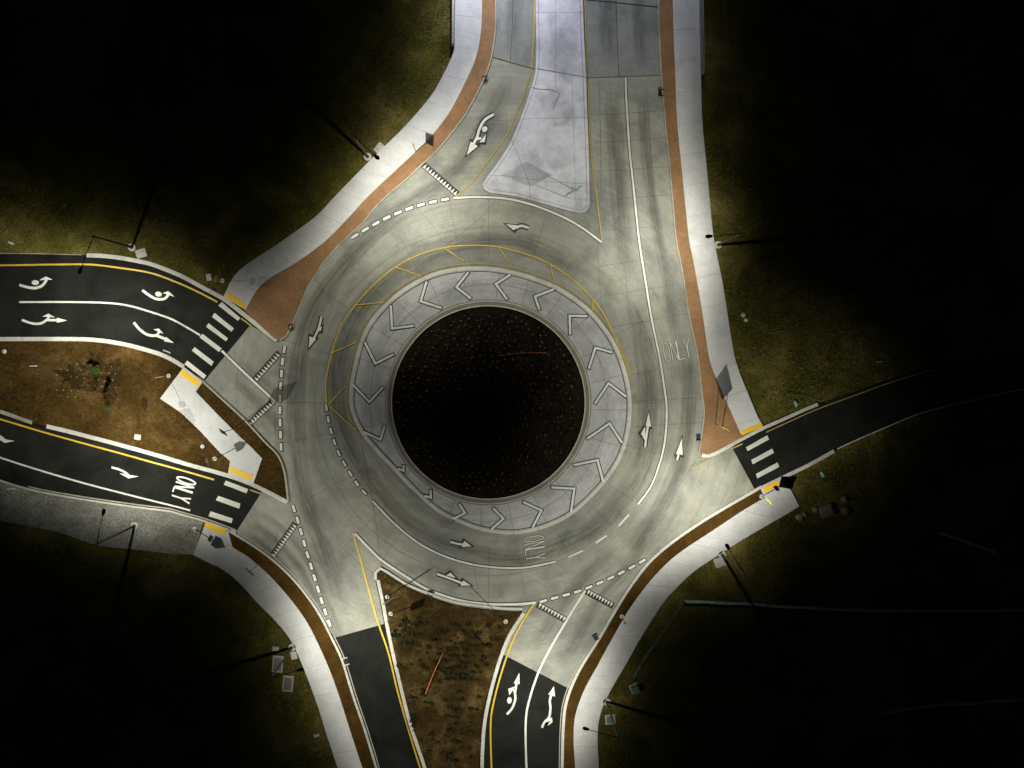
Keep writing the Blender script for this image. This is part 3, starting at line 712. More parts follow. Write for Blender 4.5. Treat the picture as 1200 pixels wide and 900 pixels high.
arrow(roadway, [[(578.5,134),(568,141),(562,151),(559,161),(554,170)], [(559,163),(564,162)]], [[(551.5,166),(560,171.5),(546.8,182)], [(569.5,157),(568,166.5),(562,167)]], (568,151.5,3,3.6,.5), .3)
arrow(roadway, [[(619.5,267),(611,264.8),(604,267)]], [[(592.5,262.5),(602,270),(608,264.5)]], None, .3)
arrow(roadway, [[(377,371),(373,386),(366,400)]], [[(363,394),(370.5,397.5),(362,407.5)], [(377.5,382),(376,388),(370,388)]], None, .24)
arrow(roadway, [[(756,524),(757.5,510),(760,495)]], [[(756.5,499),(763,500),(760,483)], [(751,508),(756,499.5),(756,517)]], None, .24)
arrow(roadway, [[(793.5,539),(796.5,526)]], [[(792,532),(800,533),(799,513)]], None, .24)
arrow(roadway, [[(528,635),(538,637.5),(546,638)]], [[(544,633.5),(541,641),(552.5,640)]], None, .24)
arrow(roadway, [[(512.5,672.5),(525,677),(541,683)]], [[(543,680),(539.5,686),(552,686)], [(523,674),(528,671),(534,677)]], None, .24)
arrow(leg4, [[(594,837),(600.5,829),(604,818),(602.5,808)], [(603.5,812),(605.5,799)]], [[(602,800.5),(609,801.5),(608.5,788)], [(597,814.5),(595.5,807),(604,804)]], (597,820.5,2.7,3.8,.1), .27, False)
arrow(leg4, [[(635,852.5),(638,846),(643,841),(644.5,835),(645,828),(644.3,821),(646.5,813)], [(640,845),(646,842)]], [[(642.5,813.5),(650.5,816),(649,804)], [(646.7,840),(647.5,846),(641.5,850.5)]], None, .27, False)
# ONLY words
def word(parent, o, rt, up, wd, black=False):
    o = Vector(o); rt = Vector(rt); up = Vector(up)
    g = {'O': ([[( .5 + .5*math.cos(t), .5 + .5*math.sin(t)) for t in [i*math.pi/9 for i in range(19)]]]), 'N': [[(0,0),(0,1)],[(0,1),(1,0)],[(1,0),(1,1)]], 'L': [[(0,1),(0,0)],[(0,0),(1,0)]], 'Y': [[(0,1),(.5,.5)], [(1,1),(.5,.5),(.5,0)]]}
    for i, ch in enumerate('ONLY'):
        bm = bmesh.new(); x0 = (0, .29, .54, .80)[i]; k = 0
        for s in g[ch]:
            p = PL([tuple(o + rt*(x0 + .22*u) + up*v) for u, v in s]); ribbon(bm, p, wd, Z_WHT + .002*k, 0)
            if black: ribbon(bm, p, wd + .1, Z_BLK + .001*k, 1)
            k += 1
        link('word_letter', bm, [M['white'], M['black']], parent)
word(roadway, (780,424.5), (30,-6), (-4,-22), .10, True)
word(roadway, (614,630), (3,27), (22.5,-3.5), .10, True)
word(leg2, (208.5,557), (-7.5,25.5), (21.5,7), .19)
# inlets in the gutters (cast iron grates)
def inlet(x, y, w_, d_, rz, label, frame=False):
    t = empty('storm_inlet', P(x, y, .02), rz); tag(t, label, 'storm drain', 'storm inlets in the gutters')
    bm = bmesh.new()
    for sx, sy, bx_, by_ in ((0, d_/2, w_, .1), (0, -d_/2, w_, .1), (w_/2, 0, .1, d_), (-w_/2, 0, .1, d_)): box(bm, (sx, sy, .08 + (.003 if bx_ == .1 else 0)), (bx_ + (.1 if by_ == .1 else -.1), by_, .16))
    link('frame', bm, M['found' if frame else 'iron'], t)
    bm = bmesh.new(); box(bm, (0, 0, .03), (w_-.1, d_-.1, .04)); 
    for k in range(6): box(bm, (-w_/2 + .1 + (w_-.2)*k/5, 0, .075), (.035, d_ - .14, .05))
    link('grate', bm, M['iron'], t)
for a in ((568,93,.45,.6,.3,'dark drain by the brick strip at the top left road'), (774.5,109,.5,.7,0,'dark drain beside the brick strip below the bridge deck'), (341,383,.45,.5,.2,'dark drain at the lower tip of the upper left brick'),
          (818.5,513,.45,.55,0,'grey drain beside the right brick triangle'), (698,746.5,.5,.6,.5,'dark drain in the bottom road by the mulch strip'), (504.5,695,.6,.5,-.4,'dark drain in the gutter above the wedge bed')): inlet(*a)
inlet(404.5, 775, .75, .8, .3, 'pale framed drain at the edge of the bottom left road', True)
inlet(195, 414.5, .8, .55, -.4, 'pale framed drain at the left road by the crossing path', True)

# ---- bridge parapets
def parapet(path, label, w_=.38):
    t = empty('bridge_parapet', PL(path)[0]); tag(t, label, 'parapet')
    inv = -PL(path)[0]; pth = [p + inv for p in resample(PL(path), 1.0)]
    bm = bmesh.new(); prof_ribbon(bm, pth, [(-w_/2, -.3), (-w_/2, .75), (w_/2, .75), (w_/2, -.3)]); link('wall', bm, M['deck'], t)
    bm = bmesh.new()
    for p in pth[::2]: box(bm, (p.x, p.y, .92), (.1, .1, .34))
    prof_ribbon(bm, pth, [(-.07, 1.05), (-.07, 1.15), (.07, 1.15), (.07, 1.05), (-.07, 1.05)]); link('rail', bm, M['galv'], t)
parapet([(531.5,-150),(531.5,0),(531,55)], 'concrete parapet with rail left of the upper left sidewalk')
parapet([(820.5,-150),(821,0),(822.5,87)], 'concrete parapet with rail at the top right sidewalk')

# ================================================================= STREET LAMPS
HL = 9.6
def lamp_light_tree(ld):
    ld.use_nodes = True; nt = ld.node_tree; nt.nodes.clear()
    tc = N(nt, 'ShaderNodeTexCoord'); sx = N(nt, 'ShaderNodeSeparateXYZ'); nt.links.new(tc.outputs['Normal'], sx.inputs[0])
    dn = math_(nt, 'MAXIMUM', math_(nt, 'MULTIPLY', sx.outputs[2], LSIGN), .02)
    u = math_(nt, 'DIVIDE', math_(nt, 'MULTIPLY', sx.outputs[0], -LSIGN), dn)
    v = math_(nt, 'DIVIDE', sx.outputs[1], dn)
    du = math_(nt, 'SUBTRACT', u, .38)
    fwd = math_(nt, 'POWER', math_(nt, 'DIVIDE', math_(nt, 'MAXIMUM', du, 0.0), .92), 2.1)
    bck = math_(nt, 'POWER', math_(nt, 'DIVIDE', math_(nt, 'MAXIMUM', math_(nt, 'MULTIPLY', du, -1), 0.0), .71), 6.0)
    bck = math_(nt, 'ADD', bck, math_(nt, 'POWER', math_(nt, 'MULTIPLY', math_(nt, 'MULTIPLY', math_(nt, 'MAXIMUM', math_(nt, 'SUBTRACT', -.35, du), 0.0), math_(nt, 'ABSOLUTE', v)), 4.5), 2))
    lat = math_(nt, 'POWER', math_(nt, 'ABSOLUTE', math_(nt, 'DIVIDE', v, 1.15)), 2.2)
    E = math_(nt, 'DIVIDE', 1.0, math_(nt, 'ADD', math_(nt, 'ADD', fwd, bck), math_(nt, 'ADD', lat, 1.0)))
    nr = math_(nt, 'ADD', math_(nt, 'POWER', math_(nt, 'DIVIDE', math_(nt, 'SUBTRACT', u, .58), .60), 2), math_(nt, 'POWER', math_(nt, 'DIVIDE', v, .62), 2))
    E = math_(nt, 'ADD', math_(nt, 'MULTIPLY', E, .80), math_(nt, 'MULTIPLY', math_(nt, 'EXPONENT', math_(nt, 'MULTIPLY', nr, -1)), .54))
    t2 = math_(nt, 'ADD', math_(nt, 'MULTIPLY', u, u), math_(nt, 'MULTIPLY', v, v))
    I = math_(nt, 'MULTIPLY', E, math_(nt, 'POWER', math_(nt, 'ADD', t2, 1.0), 1.5))
    cutm = N(nt, 'ShaderNodeMapRange'); cutm.interpolation_type = 'SMOOTHSTEP'; nt.links.new(math_(nt, 'SQRT', t2), cutm.inputs[0])
    cutm.inputs[1].default_value = 1.9; cutm.inputs[2].default_value = 3.6; cutm.inputs[3].default_value = 1; cutm.inputs[4].default_value = 0
    I = math_(nt, 'MULTIPLY', I, cutm.outputs[0])
    I = math_(nt, 'MULTIPLY', I, math_(nt, 'GREATER_THAN', math_(nt, 'MULTIPLY', sx.outputs[2], LSIGN), .1))
    em = N(nt, 'ShaderNodeEmission'); em.inputs[0].default_value = (1, 1, 1, 1); nt.links.new(I, em.inputs[1])
    out = N(nt, 'ShaderNodeOutputLight'); nt.links.new(em.outputs[0], out.inputs[0])
LSIGN = -1.0
def street_lamp(base, head, label, col=(1.0, .97, .86), power=1.0):
    b0 = P(*base); h0 = P(*head); d = h0 - b0; L = d.length; rz = math.atan2(d.y, d.x)
    t = empty('street_lamp', (b0.x, b0.y, .03), rz); tag(t, label, 'street lamp', 'tall street lamps round the junction')
    bm = bmesh.new(); tube(bm, (0,0,-.1), (0,0,.13), .46, .44, 24); tube(bm, (0,0,.13), (0,0,.17), .25, .25, 16); link('foundation', bm, M['found'], t)
    bm = bmesh.new(); tube(bm, (0,0,.17), (0,0,.7), .19, .17, 16); tube(bm, (0,0,.7), (0,0,HL+.1), .13, .075, 14); tube(bm, (0,0,HL+.1), (0,0,HL+.2), .09, .03, 12); link('pole', bm, M['pole'], t)
    bm = bmesh.new(); pts = [(0,0,HL-.25),(.5,0,HL-.08),(1.4,0,HL+.02),(L-.25,0,HL+.05)]
    for i, (a, b2) in enumerate(zip(pts, pts[1:])): tube(bm, a, b2, .055 - .008*i, .05 - .008*i, 10)
    tube(bm, (0,0,HL-.4), (0,0,HL-.1), .1, .1, 12); link('arm', bm, M['pole'], t)
    bm = bmesh.new()   # flat LED head: tapered oval body
    secs = [(-.38,.06,.05),(-.28,.13,.07),(-.05,.20,.08),(.18,.21,.07),(.34,.14,.045),(.40,.05,.03)]
    rr = []
    for x, hw, ht in secs:
        rr.append([bm.verts.new((L + x, hw*math.cos(k*math.pi/6), HL + .06 + ht*math.sin(k*math.pi/6)*(1 if math.sin(k*math.pi/6) > 0 else .6))) for k in range(12)])
    for i in range(len(rr)-1):
        for k in range(12): bm.faces.new((rr[i][k], rr[i][(k+1) % 12], rr[i+1][(k+1) % 12], rr[i+1][k]))
    bm.faces.new(rr[0]); bm.faces.new(rr[-1][::-1]); bmesh.ops.recalc_face_normals(bm, faces=bm.faces)
    for k in range(4): box(bm, (L - .12 + k*.09, 0, HL + .15), (.02, .26, .04))
    hd = link('lamp_head', bm, M['pole'], t)
    bm = bmesh.new(); box(bm, (L + .05, 0, HL + .0), (.34, .26, .02)); link('lens', bm, M['lens'], hd)
    ld = bpy.data.lights.new('lamp_light', 'POINT'); ld.energy = LAMP_POWER * power; ld.color = col; ld.shadow_soft_size = .09
    lamp_light_tree(ld)
    lo = bpy.data.objects.new('lamp_light', ld); C.objects.link(lo); lo.parent = t; lo.location = (L + .05, 0, HL - .13)
    return t
W1 = (1.0, .975, .80); W2 = (.93, .95, 1.0)
street_lamp((155,290), (142,326), 'street lamp on the grass above the left asphalt road', W1, 1.0)
street_lamp((158,616), (166,582), 'street lamp standing on the pale gravel verge', W1, 1.05)
street_lamp((342.5,758.5), (374,749), 'street lamp beside the utility covers at lower left', W1, 1.0)
street_lamp((711,822), (677,812), 'street lamp at the bottom beside the lower right sidewalk', W1, .95)
street_lamp((846,650), (827,619), 'street lamp right of the bright lower right sidewalk, above the long silt fence', W1, 1.05)
street_lamp((841.5,287), (807,290), 'street lamp behind the long sidewalk on the right side', W1, 1.0)
street_lamp((431,184), (455,206), 'street lamp on the grass beside the upper left sidewalk', W1, 1.1)
street_lamp((520,-75), (553,-60), 'street lamp on the bridge beyond the top edge', W2, .92)
street_lamp((832,-95), (800,-90), 'street lamp on the bridge beyond the top right corner', W2, .2)

# ================================================================= SIGNS
def diamond(s): h = s/math.sqrt(2); return [(0,-h),(h,0),(0,h),(-h,0)]
def rect(w_, h_): return [(-w_/2,-h_/2),(w_/2,-h_/2),(w_/2,h_/2),(-w_/2,h_/2)]
def pent(s): return [(-s/2,-s/2),(s/2,-s/2),(s/2,.05*s),(0,s*.55),(-s/2,.05*s)]
def plate(bm, shape, x0, zc, th=.025, y0=.05, mi=(0, 1)):
    """vertical plate in the x-z plane; back +y, face -y"""
    n = len(shape)
    a = [bm.verts.new((x0 + x, y0, zc + z)) for x, z in shape]; b2 = [bm.verts.new((x0 + x, y0 - th, zc + z)) for x, z in shape]
    bm.faces.new(a[::-1]).material_index = mi[1]; bm.faces.new(b2).material_index = mi[0]
    for i in range(n): bm.faces.new((a[i], a[(i+1) % n], b2[(i+1) % n], b2[i])).material_index = mi[1]
def sign(base, face, label, plates, posts=(0,), ph=3.2, found=True, group=None, cat='road sign', z0=.13, pm='galv', name='road_sign'):
    b0 = P(*base); rz = math.radians(face)
    t = empty(name, (b0.x, b0.y, z0), rz); tag(t, label, cat, group)
    for x in posts:
        if found:
            bm = bmesh.new(); tube(bm, (x,0,-.12), (x,0,.035), .27, .26, 18); link('footing', bm, M['found'], t)
        bm = bmesh.new(); tube(bm, (x,0,0), (x,0,ph), .045, .045, 8); link('post', bm, M[pm], t)
    for shape, zc, m in plates:
        bm = bmesh.new(); plate(bm, shape, sum(posts)/len(posts), zc, y0=-.04); link('sign_plate', bm, [M[m], M['alu']], t)
        if len(shape) == 4 and m != 'signgrn':   # mounting bracket on the back
            pass
    return t
# face angle: direction of the plate's width in degrees (world, ccw from +x)
sign((261,329), 80, 'yellow crossing sign at the ramp above the left crosswalk', [(pent(.9), 2.85, 'signyel'), (rect(.6,.3), 2.15, 'signyel')], group='crossing signs at the crosswalk ramps')
sign((228.7,619.6), 60, 'crossing sign at the ramp between gravel and lower left sidewalk', [(pent(.95), 2.85, 'signyel'), (rect(.6,.35), 2.1, 'signyel')], group='crossing signs at the crosswalk ramps')
sign((198,440.5), 12, 'crossing sign on the brown island at the upper end of the crossing path', [(pent(.9), 2.85, 'signyel'), (rect(.6,.3), 2.1, 'signyel')], group='crossing signs at the crosswalk ramps')
sign((892,581.7), -52, 'crossing sign at the ramp of the lower right sidewalk', [(diamond(.95), 2.95, 'signyel'), (rect(.55,.32), 2.05, 'signyel')], group='crossing signs at the crosswalk ramps')
sign((252,537.5), -70, 'sign on the brown island just left of the crossing path', [(pent(.75), 2.5, 'signyel')], ph=2.9)
sign((272.5,503), -42, 'sign with wide plate standing in the narrow brown strip', [(diamond(.95), 3.2, 'signyel')], ph=3.8, found=False)
sign((301.5,662), -42, 'sign in the lower left mulch strip', [(rect(1.3,.5), 2.9, 'signwht')], ph=3.1, found=False)
sign((487.5,178), -62, 'sign on the brick strip beside the upper left street lamp', [(diamond(.85), 3.2, 'signyel')], ph=3.7, found=False)
sign((842,499), -28, 'two post diamond sign on the right brick triangle', [(diamond(1.15), 2.75, 'signyel')], posts=(-.45, .45), ph=3.0, found=False)
sign((670,228), 29, 'green two post guide sign near the tip of the pale wedge island', [(rect(2.2,1.15), 2.55, 'signgrn')], posts=(-.75, .75), ph=3.1, found=False)
sign((460,695), 33, 'wide sign near the upper corner of the wedge bed', [(rect(2.0,.8), 2.3, 'signwht')], posts=(-.6,.6), ph=2.8, found=False)
sign((458,719), 75, 'small sign in the wedge bed below the wide sign', [(rect(.75,.9), 2.5, 'signwht')], ph=2.95)
sign((592.5,728), -45, 'lone sign post at the right corner of the wedge bed', [(rect(.3,.45), 2.8, 'signwht')], ph=3.05)
sign((728.5,722), 40, 'thin post between lower right mulch strip and sidewalk', [(rect(.25,.4), 2.5, 'signwht')], ph=2.8)
# ================================================================= UTILITIES AND BITS
def cover(x, y, w_, d_, rz, label, zt=.10, m='cover', fr=True):
    t = empty('utility_cover', P(x, y, 0), rz); tag(t, label, 'utility cover')
    bm = bmesh.new(); box(bm, (0,0,zt/2), (w_, d_, zt), bev=.015); link('surround', bm, M['found'], t)
    if fr:
        bm = bmesh.new(); box(bm, (0,0,zt + .012), (w_*.72, d_*.78, .03), bev=.006); link('lid', bm, M[m], t)
cover(323, 760, .8, .5, .0, 'small pale concrete cover left of the lower left street lamp', fr=False)
cover(325.5, 778, 1.25, 2.0, -.08, 'large flat grey utility cover under the lamp shadow', m='deck')
cover(337.5, 801, 1.25, 1.9, -.08, 'grey cover with pale border, lowest of those beside the lower left lamp', m='deck')
cover(344.5, 768, .7, .9, .15, 'pale slab right beside the lower left street lamp', fr=False)
cover(715, 843, 1.2, 1.15, .05, 'dark green lidded box with pale border by the bottom lamp', m='cabinet')
cover(162, 512, .75, .65, -.15, 'small white box lid on the brown island', zt=.2)
cover(245, 325, .6, .8, .2, 'pale square slab on the grass by the upper left ramp', fr=False)
cover(843.5, 659, 1.3, 1.1, .3, 'pale slab at the foot of the lamp by the silt fence', fr=False, zt=.06)
cover(445, 174, 1.0, 1.2, -.7, 'pale slab beside the upper left lamp foot', fr=False, zt=.06)
cover(165.5, 297, 1.2, 1.0, .3, 'pale slab beside the left road lamp foot', fr=False, zt=.06)
for x, y, lb in ((238,523,'round white cap on the brown island beside the crossing path'), (454,699,'round white cap near the top of the wedge bed'), (6,412,'round white cap at the left edge of the brown island')):
    bm = bmesh.new(); c = P(x, y); tube(bm, (c.x, c.y, 0), (c.x, c.y, .22), .26, .24, 18); tube(bm, (c.x, c.y, .22), (c.x, c.y, .26), .2, .12, 14); tag(link('valve_cap', bm, M['found']), lb, 'valve cap')
# cabinet
t = empty('utility_cabinet', P(743.5, 806), .45); tag(t, 'pale green utility cabinet on the grass right of the lower right sidewalk', 'cabinet')
bm = bmesh.new(); box(bm, (0,0,.05), (1.1,1.0,.12)); link('base', bm, M['found'], t)
bm = bmesh.new(); box(bm, (0,0,.5), (.8,.75,.8), bev=.03); box(bm, (0,0,.93), (.86,.8,.06), bev=.01); link('housing', bm, M['cabinet'], t)
bm = bmesh.new(); box(bm, (0,-.385,.5), (.68,.02,.66)); link('door', bm, M['cabinet'], t)
# rubble right of the lower right ramp
def rocks(name, pts, m, lb, cat):
    bm = bmesh.new()
    for x, y, s in pts:
        r = bmesh.ops.create_icosphere(bm, subdivisions=2, radius=s); c = P(x, y)
        for v in r['verts']:
            v.co = Vector((c.x + v.co.x*random.uniform(.8,1.2), c.y + v.co.y*random.uniform(.7,1.2), max(-.02, v.co.z*random.uniform(.5,.8) + s*.3)))
    tag(link(name, bm, m), lb, cat)
t = empty('concrete_block', P(967.5, 598), .35); tag(t, 'flat tan block lying on the dark grass right of the lower right ramp', 'block')
bm = bmesh.new(); box(bm, (0,0,.25), (1.5,1.4,.5), bev=.05); link('block_body', bm, M['rock'], t)
bm = bmesh.new(); box(bm, (0,0,.53), (1.2,1.1,.06), bev=.02); link('top_slab', bm, M['rock'], t)
for x, y, s, lb in ((936,606,.5,'broken rock below the tip of the lower right sidewalk'), (942,603,.35,'smaller rock beside the broken rock below the sidewalk tip'), (990,598,.5,'rock right of the flat tan block'), (989,585,.45,'rock above and right of the flat tan block'), (955,597,.4,'rock just left of the flat tan block'),
                    (871,369,.3,'pale stone on the dark grass right of the long sidewalk'), (874,375,.25,'second pale stone on the grass, below the first')):
    rocks('rock', [(x, y, s)], M['rock'] if x > 900 else M['debris'], lb, 'rock')
for k in range(14): pass
rocks('rubble_heap', [(183 + random.uniform(0,9), 446 - i*.85 + random.uniform(-1,1), .12) for i in range(16)], M['debris'], 'small heap of pale rubble beside the crossing sign on the brown island', 'rubble')
for x, y, w_, d_, rz, mm, lb in ((13,285,.7,.2,-.4,'debris','short white scrap on the grass at the left edge'), (13,573,1.0,.22,.1,'debris','white scrap on the gravel at the left edge'), (932,473,.25,.7,.3,'teal','pale teal scrap above the right road kerb'),
                             (963,556,.3,.7,.35,'teal','pale teal scrap below the right road'), (1030,424,.7,.15,0,'debris','white scrap in the dark above the right road'), (371,862,.7,.35,.3,'debris','white scrap beside the lower left sidewalk'), (40,429,.9,.12,0,'debris','thin pale stick on the brown island')):
    bm = bmesh.new(); c = P(x, y); base = ZW - .03 if mm == 'debris' and 405 < y < 470 and x < 200 else .05
    box(bm, (c.x, c.y, base + .04), (w_, d_, .07), rz, bev=.02); box(bm, (c.x + .1, c.y + .03, base + .09), (w_*.5, d_*.6, .04), rz + .3); tag(link('scrap', bm, M[mm]), lb, 'scrap')
# thin coloured pipes
def pipe(name, pts, r, m, lb, cat, zf):
    bm = bmesh.new(); p = [Vector((q.x, q.y, zf(q.x, q.y))) for q in resample(PL(cr(pts, 4)), .4)]; n = len(p) - 1
    for i in range(n):
        k0 = 1 - .55*i/n; k1 = 1 - .55*(i+1)/n; tube(bm, p[i], p[i+1], r*k0, r*k1, 8)
    tag(link(name, bm, M[m]), lb, cat)
pipe('orange_pipe', [(499,812),(508,789),(519,765)], .085, 'orange', 'thin orange pipe lying in the wedge bed', 'pipe', lambda x, y: .22)
pipe('red_pipe', [(640,413.5),(612,414),(583,417)], .08, 'redp', 'thin red pipe lying on the dark central island', 'pipe', lambda x, y: isl_z(x, y) + .12)
# silt fences
M['fence_dim'] = plain('dark_filter_fabric', (.14, .16, .15), .9, 0, .45, 2)  # darker copy of the fence fabric, for the short fence
def silt(pts, lb, hh=.55, fm='fence'):
    pw = PL(cr(pts, 5)); o = pw[0]; t = empty('silt_fence', o); tag(t, lb, 'silt fence')
    path = [q - o for q in resample(pw, .5)]
    path = [q + Vector((0, math.sin(i*.5)*.03 + random.uniform(-.015,.015), 0)) for i, q in enumerate(path)]
    bm = bmesh.new(); prof_ribbon(bm, path, [(-.16, 0), (-.05, hh*.6), (.0, hh), (.03, hh), (.02, hh*.6), (.03, 0), (.2, .03)]); link('fabric', bm, M[fm], t)
    for p in path[::6]:
        bm = bmesh.new(); box(bm, (p.x, p.y - .06, hh*.6), (.05, .05, hh*1.2)); link('stake', bm, M['bark'], t)
silt([(803,705),(867,707.5),(917,711),(1000,715),(1100,716),(1200,715),(1330,714)], 'long grey silt fence running right from the lower right lamp')
silt([(742,796),(760,765),(780,738),(801,706)], 'short silt fence climbing from the green cabinet', .35, 'fence_dim')
silt([(1098,624),(1125,632),(1165,647)], 'short piece of silt fence alone in the dark on the right', .3)
silt([(1035,837),(1080,828),(1130,825),(1200,820),(1320,818)], 'faint silt fence in the dark at the lower right', .3)

# ================================================================= PLANTS
def clump_mesh(name, n, r, h, mats, lw=.05):
    bm = bmesh.new(); rg = random.Random(name)
    for k in range(n):
        a = rg.uniform(0, 6.28); e = rg.uniform(.25, 1.2); l = rg.uniform(.6, 1)*h
        d = Vector((math.cos(a)*math.cos(e)*r/h*1.6, math.sin(a)*math.cos(e)*r/h*1.6, math.sin(e)))
        tip = d * l; s = Vector((-math.sin(a), math.cos(a), 0)) * lw; m_ = d*l*.55
        v = [bm.verts.new(x) for x in (Vector((0,0,0)), m_ + s, tip, m_ - s)]; bm.faces.new(v)
    me = bpy.data.meshes.new(name); bm.to_mesh(me); bm.free(); me.materials.append(mats); return me
small = [clump_mesh('plant_leaves_%d' % i, 16, .16, .26, M['dimleaf'], .045) for i in range(3)]
dark = [clump_mesh('dark_plant_leaves_%d' % i, 18, .2, .2, M['darkleaf'], .07) for i in range(3)]
pale = [clump_mesh('pale_plant_leaves_%d' % i, 14, .14, .2, M['paleleaf'], .04) for i in range(2)]
def plant(name, me, x, y, z, s, label, cat, group):
    o = bpy.data.objects.new(name, me); C.objects.link(o); o.location = (x, y, z); o.scale = (s, s, s*random.uniform(.8, 1.2)); o.rotation_euler = (0, 0, random.uniform(0, 6.28))
    tag(o, label, cat, group)
# staggered grid of young plants on the central island
spots = []
for i in range(-15, 16):
    for j in range(-17, 18):
        x = (i + .5*(j % 2)) * .82 + random.uniform(-.2, .2) + .25*math.sin(j*.5); y = j * .71 + random.uniform(-.2, .2) + .25*math.sin(i*.4)
        if math.hypot(x, y) < 10.7: spots.append((x, y))
key = lambda s: math.hypot(s[0] - 4.5, s[1] + 2.5)
spots.sort(key=key)
for x, y in spots[:300]:
    X, Y = ISL.x + x, ISL.y + y
    plant('young_plant', random.choice(small), X, Y, isl_z(X, Y), random.uniform(.35, 1.25), 'small young plant set in a grid on the dark central island', 'plant', 'young plants on the central island')
def merged(name, mesh_src, pts, mats, label, cat, sc=(.6, 1.2)):
    src = mesh_src; vs = np.array([v.co[:] for v in src.vertices]); fs = [tuple(p.vertices) for p in src.polygons]; V = []; Fc = []
    for x, y, z in pts:
        a = random.uniform(0, 6.28); s = random.uniform(*sc); R = np.array([[math.cos(a), -math.sin(a), 0], [math.sin(a), math.cos(a), 0], [0, 0, 1]])
        b0 = len(V) * len(vs); V.append(vs @ R.T * s + np.array([x, y, z])); Fc += [tuple(i + b0 for i in f) for f in fs]
    me = bpy.data.meshes.new(name); me.from_pydata(np.concatenate(V).tolist(), [], Fc); me.materials.append(mats)
    o = bpy.data.objects.new(name, me); C.objects.link(o); return tag(o, label, cat, kind='stuff')
merged('young_plants', small[0], [(ISL.x + x, ISL.y + y, isl_z(ISL.x + x, ISL.y + y)) for x, y in spots[300:]], M['dimleaf'], 'remaining young plants on the darker far side of the central island', 'plants')
# dark ground cover plants in the wedge bed
def inside(pt, pg):
    x, y = pt; c = False; j = len(pg) - 1
    for i in range(len(pg)):
        xi, yi = pg[i]; xj, yj = pg[j]
        if (yi > y) != (yj > y) and x < (xj - xi)*(y - yi)/(yj - yi) + xi: c = not c
        j = i
    return c
cnt = 0
for gy in range(24):
    for gx in range(24):
        x = 455 + gx*6.6 + (gy % 2)*3.3 + random.uniform(-2.6, 2.6); y = 724 + gy*7.2 + (gx - 12)*.7*math.sin(gy*.35) + random.uniform(-2.2, 2.2)
        if not inside((x, y), bed) or not inside((x + 5, y), bed) or not inside((x - 5, y), bed): continue
        dens = .25 + .75*max(0, 1 - math.hypot((x-538)/52, (y-768)/36)**2) + (.35 if (x-478)**2 + (y-742)**2 < 500 else 0)
        if random.random() > dens * (1.0 if 465 < x < 585 else .6): continue
        c = P(x, y); cnt += 1
        plant('low_shrub', random.choice(dark), c.x, c.y, ZW - .03, random.uniform(.7, 1.9), 'dark low shrub planted among others in the brown wedge bed', 'shrub', 'dark low shrubs in the wedge bed')
for gy in range(7):
    for gx in range(10):
        x = 68 + gx*8 + (gy % 2)*4; y = 424 + gy*8 + gx*.8
        if ((x - 102)/38)**2 + ((y - 446)/26)**2 > 1 or random.random() < .2: continue
        c = P(x + random.uniform(-1, 1), y + random.uniform(-1, 1))
        plant('pale_tuft', random.choice(pale), c.x, c.y, ZW - .02, random.uniform(.4, .85), 'pale tuft planted in the dark patches on the brown island', 'plant', 'pale tufts on the brown island')
def small_tree(x, y, h, r, label):
    c = P(x, y, ZW - .03); t = empty('small_tree', c); tag(t, label, 'tree')
    bm = bmesh.new(); tube(bm, (0,0,0), (.03,.02,h*.6), .05, .025, 8)
    for k in range(6):
        a = k*1.05; tube(bm, (.02,.01,h*(.3 + .05*k)), (math.cos(a)*r*.6, math.sin(a)*r*.6, h*(.5 + .06*k)), .02, .008, 5)
    link('trunk', bm, M['bark'], t)
    bm = bmesh.new(); rg = random.Random(int(x))
    for k in range(520):
        a = rg.uniform(0, 6.28); zz = rg.uniform(.25, 1); rr_ = r * (1.1 - zz)**.6 * rg.uniform(.3, 1) * (1 + .3*math.sin(a*3 + zz*5))
        p = Vector((rr_*math.cos(a), rr_*math.sin(a), h*zz)); s = rg.uniform(.04, .09)
        d1 = Vector((rg.uniform(-1,1), rg.uniform(-1,1), rg.uniform(-.4,.8))).normalized()*s; d2 = d1.cross(Vector((rg.uniform(-1,1), rg.uniform(-1,1), 1))).normalized()*s*.5
        bm.faces.new([bm.verts.new(p + q) for q in (-d1, d2, d1, -d2)])
    link('crown', bm, M['leaf'], t)
small_tree(115, 435, 1.5, .62, 'small green evergreen on the dark patch of the brown island')
small_tree(127.5, 477, 1.1, .42, 'smaller green evergreen below the tall dark patch')

# grass and straw blades, one mesh each
def scatter_blades(name, pts, z, m, label, cat, hmin, hmax, wd, nb=3):
    n = len(pts) * nb; base = np.repeat(pts, nb, axis=0) + RNG.normal(0, .07, (n, 2))
    a = RNG.uniform(0, 2*np.pi, n); h = RNG.uniform(hmin, hmax, n); lean = RNG.uniform(.3, 1.1, n)
    dx, dy = np.cos(a), np.sin(a); zz = np.full(n, z)
    v0 = np.stack([base[:,0] - dy*wd, base[:,1] + dx*wd, zz], 1); v1 = np.stack([base[:,0] + dy*wd, base[:,1] - dx*wd, zz], 1)
    v2 = np.stack([base[:,0] + dx*h*lean, base[:,1] + dy*h*lean, zz + h*.8], 1)
    V = np.stack([v0, v1, v2], 1).reshape(-1, 3)
    me = bpy.data.meshes.new(name); me.vertices.add(len(V)); me.vertices.foreach_set('co', V.ravel())
    me.loops.add(len(V)); me.loops.foreach_set('vertex_index', np.arange(len(V), dtype=np.int32))
    me.polygons.add(n); me.polygons.foreach_set('loop_start', np.arange(0, 3*n, 3, dtype=np.int32))
    me.update(calc_edges=True); me.validate(); me.materials.append(M[m])
    o = bpy.data.objects.new(name, me); C.objects.link(o); return tag(o, label, cat, kind='stuff')
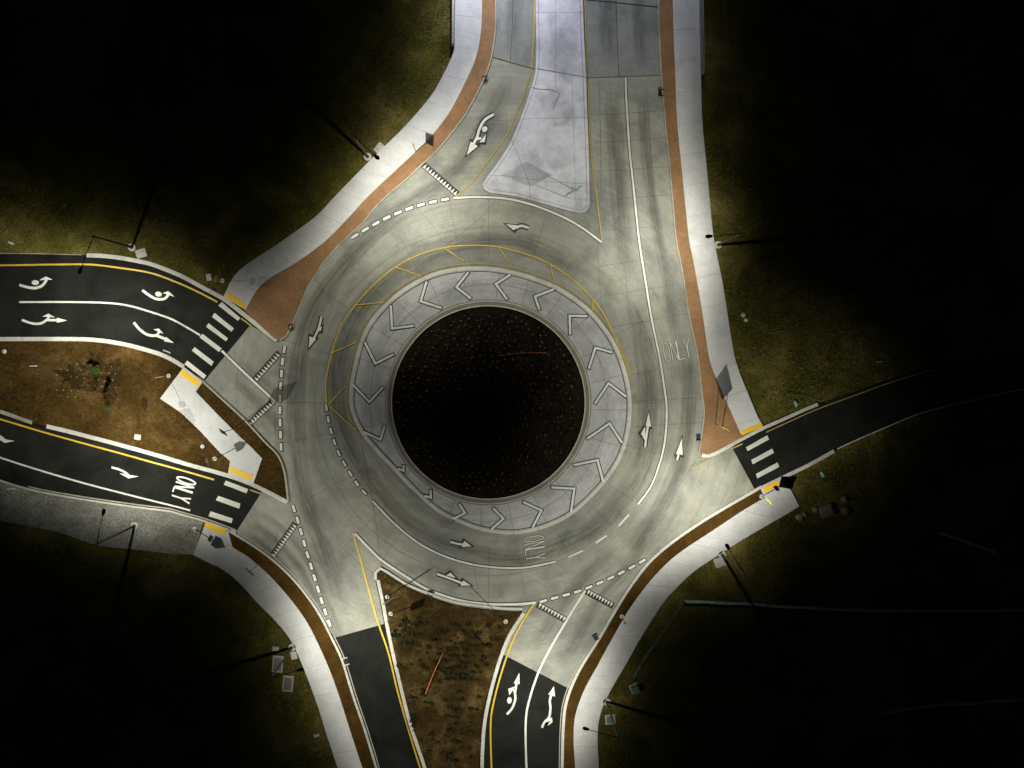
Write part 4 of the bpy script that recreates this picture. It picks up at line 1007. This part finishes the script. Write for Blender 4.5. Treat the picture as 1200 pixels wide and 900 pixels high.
def pip(px, pg):
    x, y = px[:,0], px[:,1]; c = np.zeros(len(px), bool); j = len(pg) - 1
    for i in range(len(pg)):
        xi, yi = pg[i]; xj, yj = pg[j]
        if yi != yj:
            c ^= ((yi > y) != (yj > y)) & (x < (xj - xi)*(y - yi)/(yj - yi) + xi)
        j = i
    return c
def to_world(px):
    fx = F.x + Rt.x*(px[:,0]-600)/1000 + Up.x*(450-px[:,1])/1000; fy = F.y + Rt.y*(px[:,0]-600)/1000 + Up.y*(450-px[:,1])/1000
    fz = F.z + Rt.z*(px[:,0]-600)/1000 + Up.z*(450-px[:,1])/1000; t = -H/fz
    return np.stack([fx*t, fy*t], 1)
cand = RNG.uniform([-30, -30], [1230, 930], (330000, 2))
lampb = np.array([(155,290),(158,616),(342,758),(711,822),(846,650),(841,287),(431,184),(520,0),(905,480)])
dmin = np.min(np.hypot(cand[:,None,0] - lampb[None,:,0], cand[:,None,1] - lampb[None,:,1]), axis=1)
nzv = np.sin(cand[:,0]*.06 + 2*np.sin(cand[:,1]*.045)) + np.sin(cand[:,1]*.08 + 1.7*np.sin(cand[:,0]*.05)) 
keep = (RNG.uniform(0, 1, len(cand)) < np.clip(1.25 - dmin/190, 0.03, 1) * np.clip(.6 + .3*nzv, .15, 1))
cand = cand[keep]
hit = np.zeros(len(cand), bool)
for pg in hard: hit |= pip(cand, pg)
scatter_blades('grass', to_world(cand[~hit]), 0.0, 'grass', 'rough patchy grass on the open ground round the junction', 'grass', .08, .28, .03)
isl = RNG.uniform([-20, 398], [340, 590], (26000, 2))
okk = pip(isl, [(-60,400)] + [(x, y+3) for x, y in l1_bot[3:-1]] + [(212,434),(186,467),(212,486),(256,532),(266,541),(264,551)] + [(x, y-3) for x, y in l2_top[::-1] if x < 262]) | pip(isl, strip_pts)
M['strawblade'] = leafmat('straw_stalks', (.05, .03, .008), (.15, .095, .035))
scatter_blades('straw', to_world(isl[okk]), ZW - .03, 'strawblade', 'loose brown straw scattered over the left islands', 'straw', .04, .12, .02)
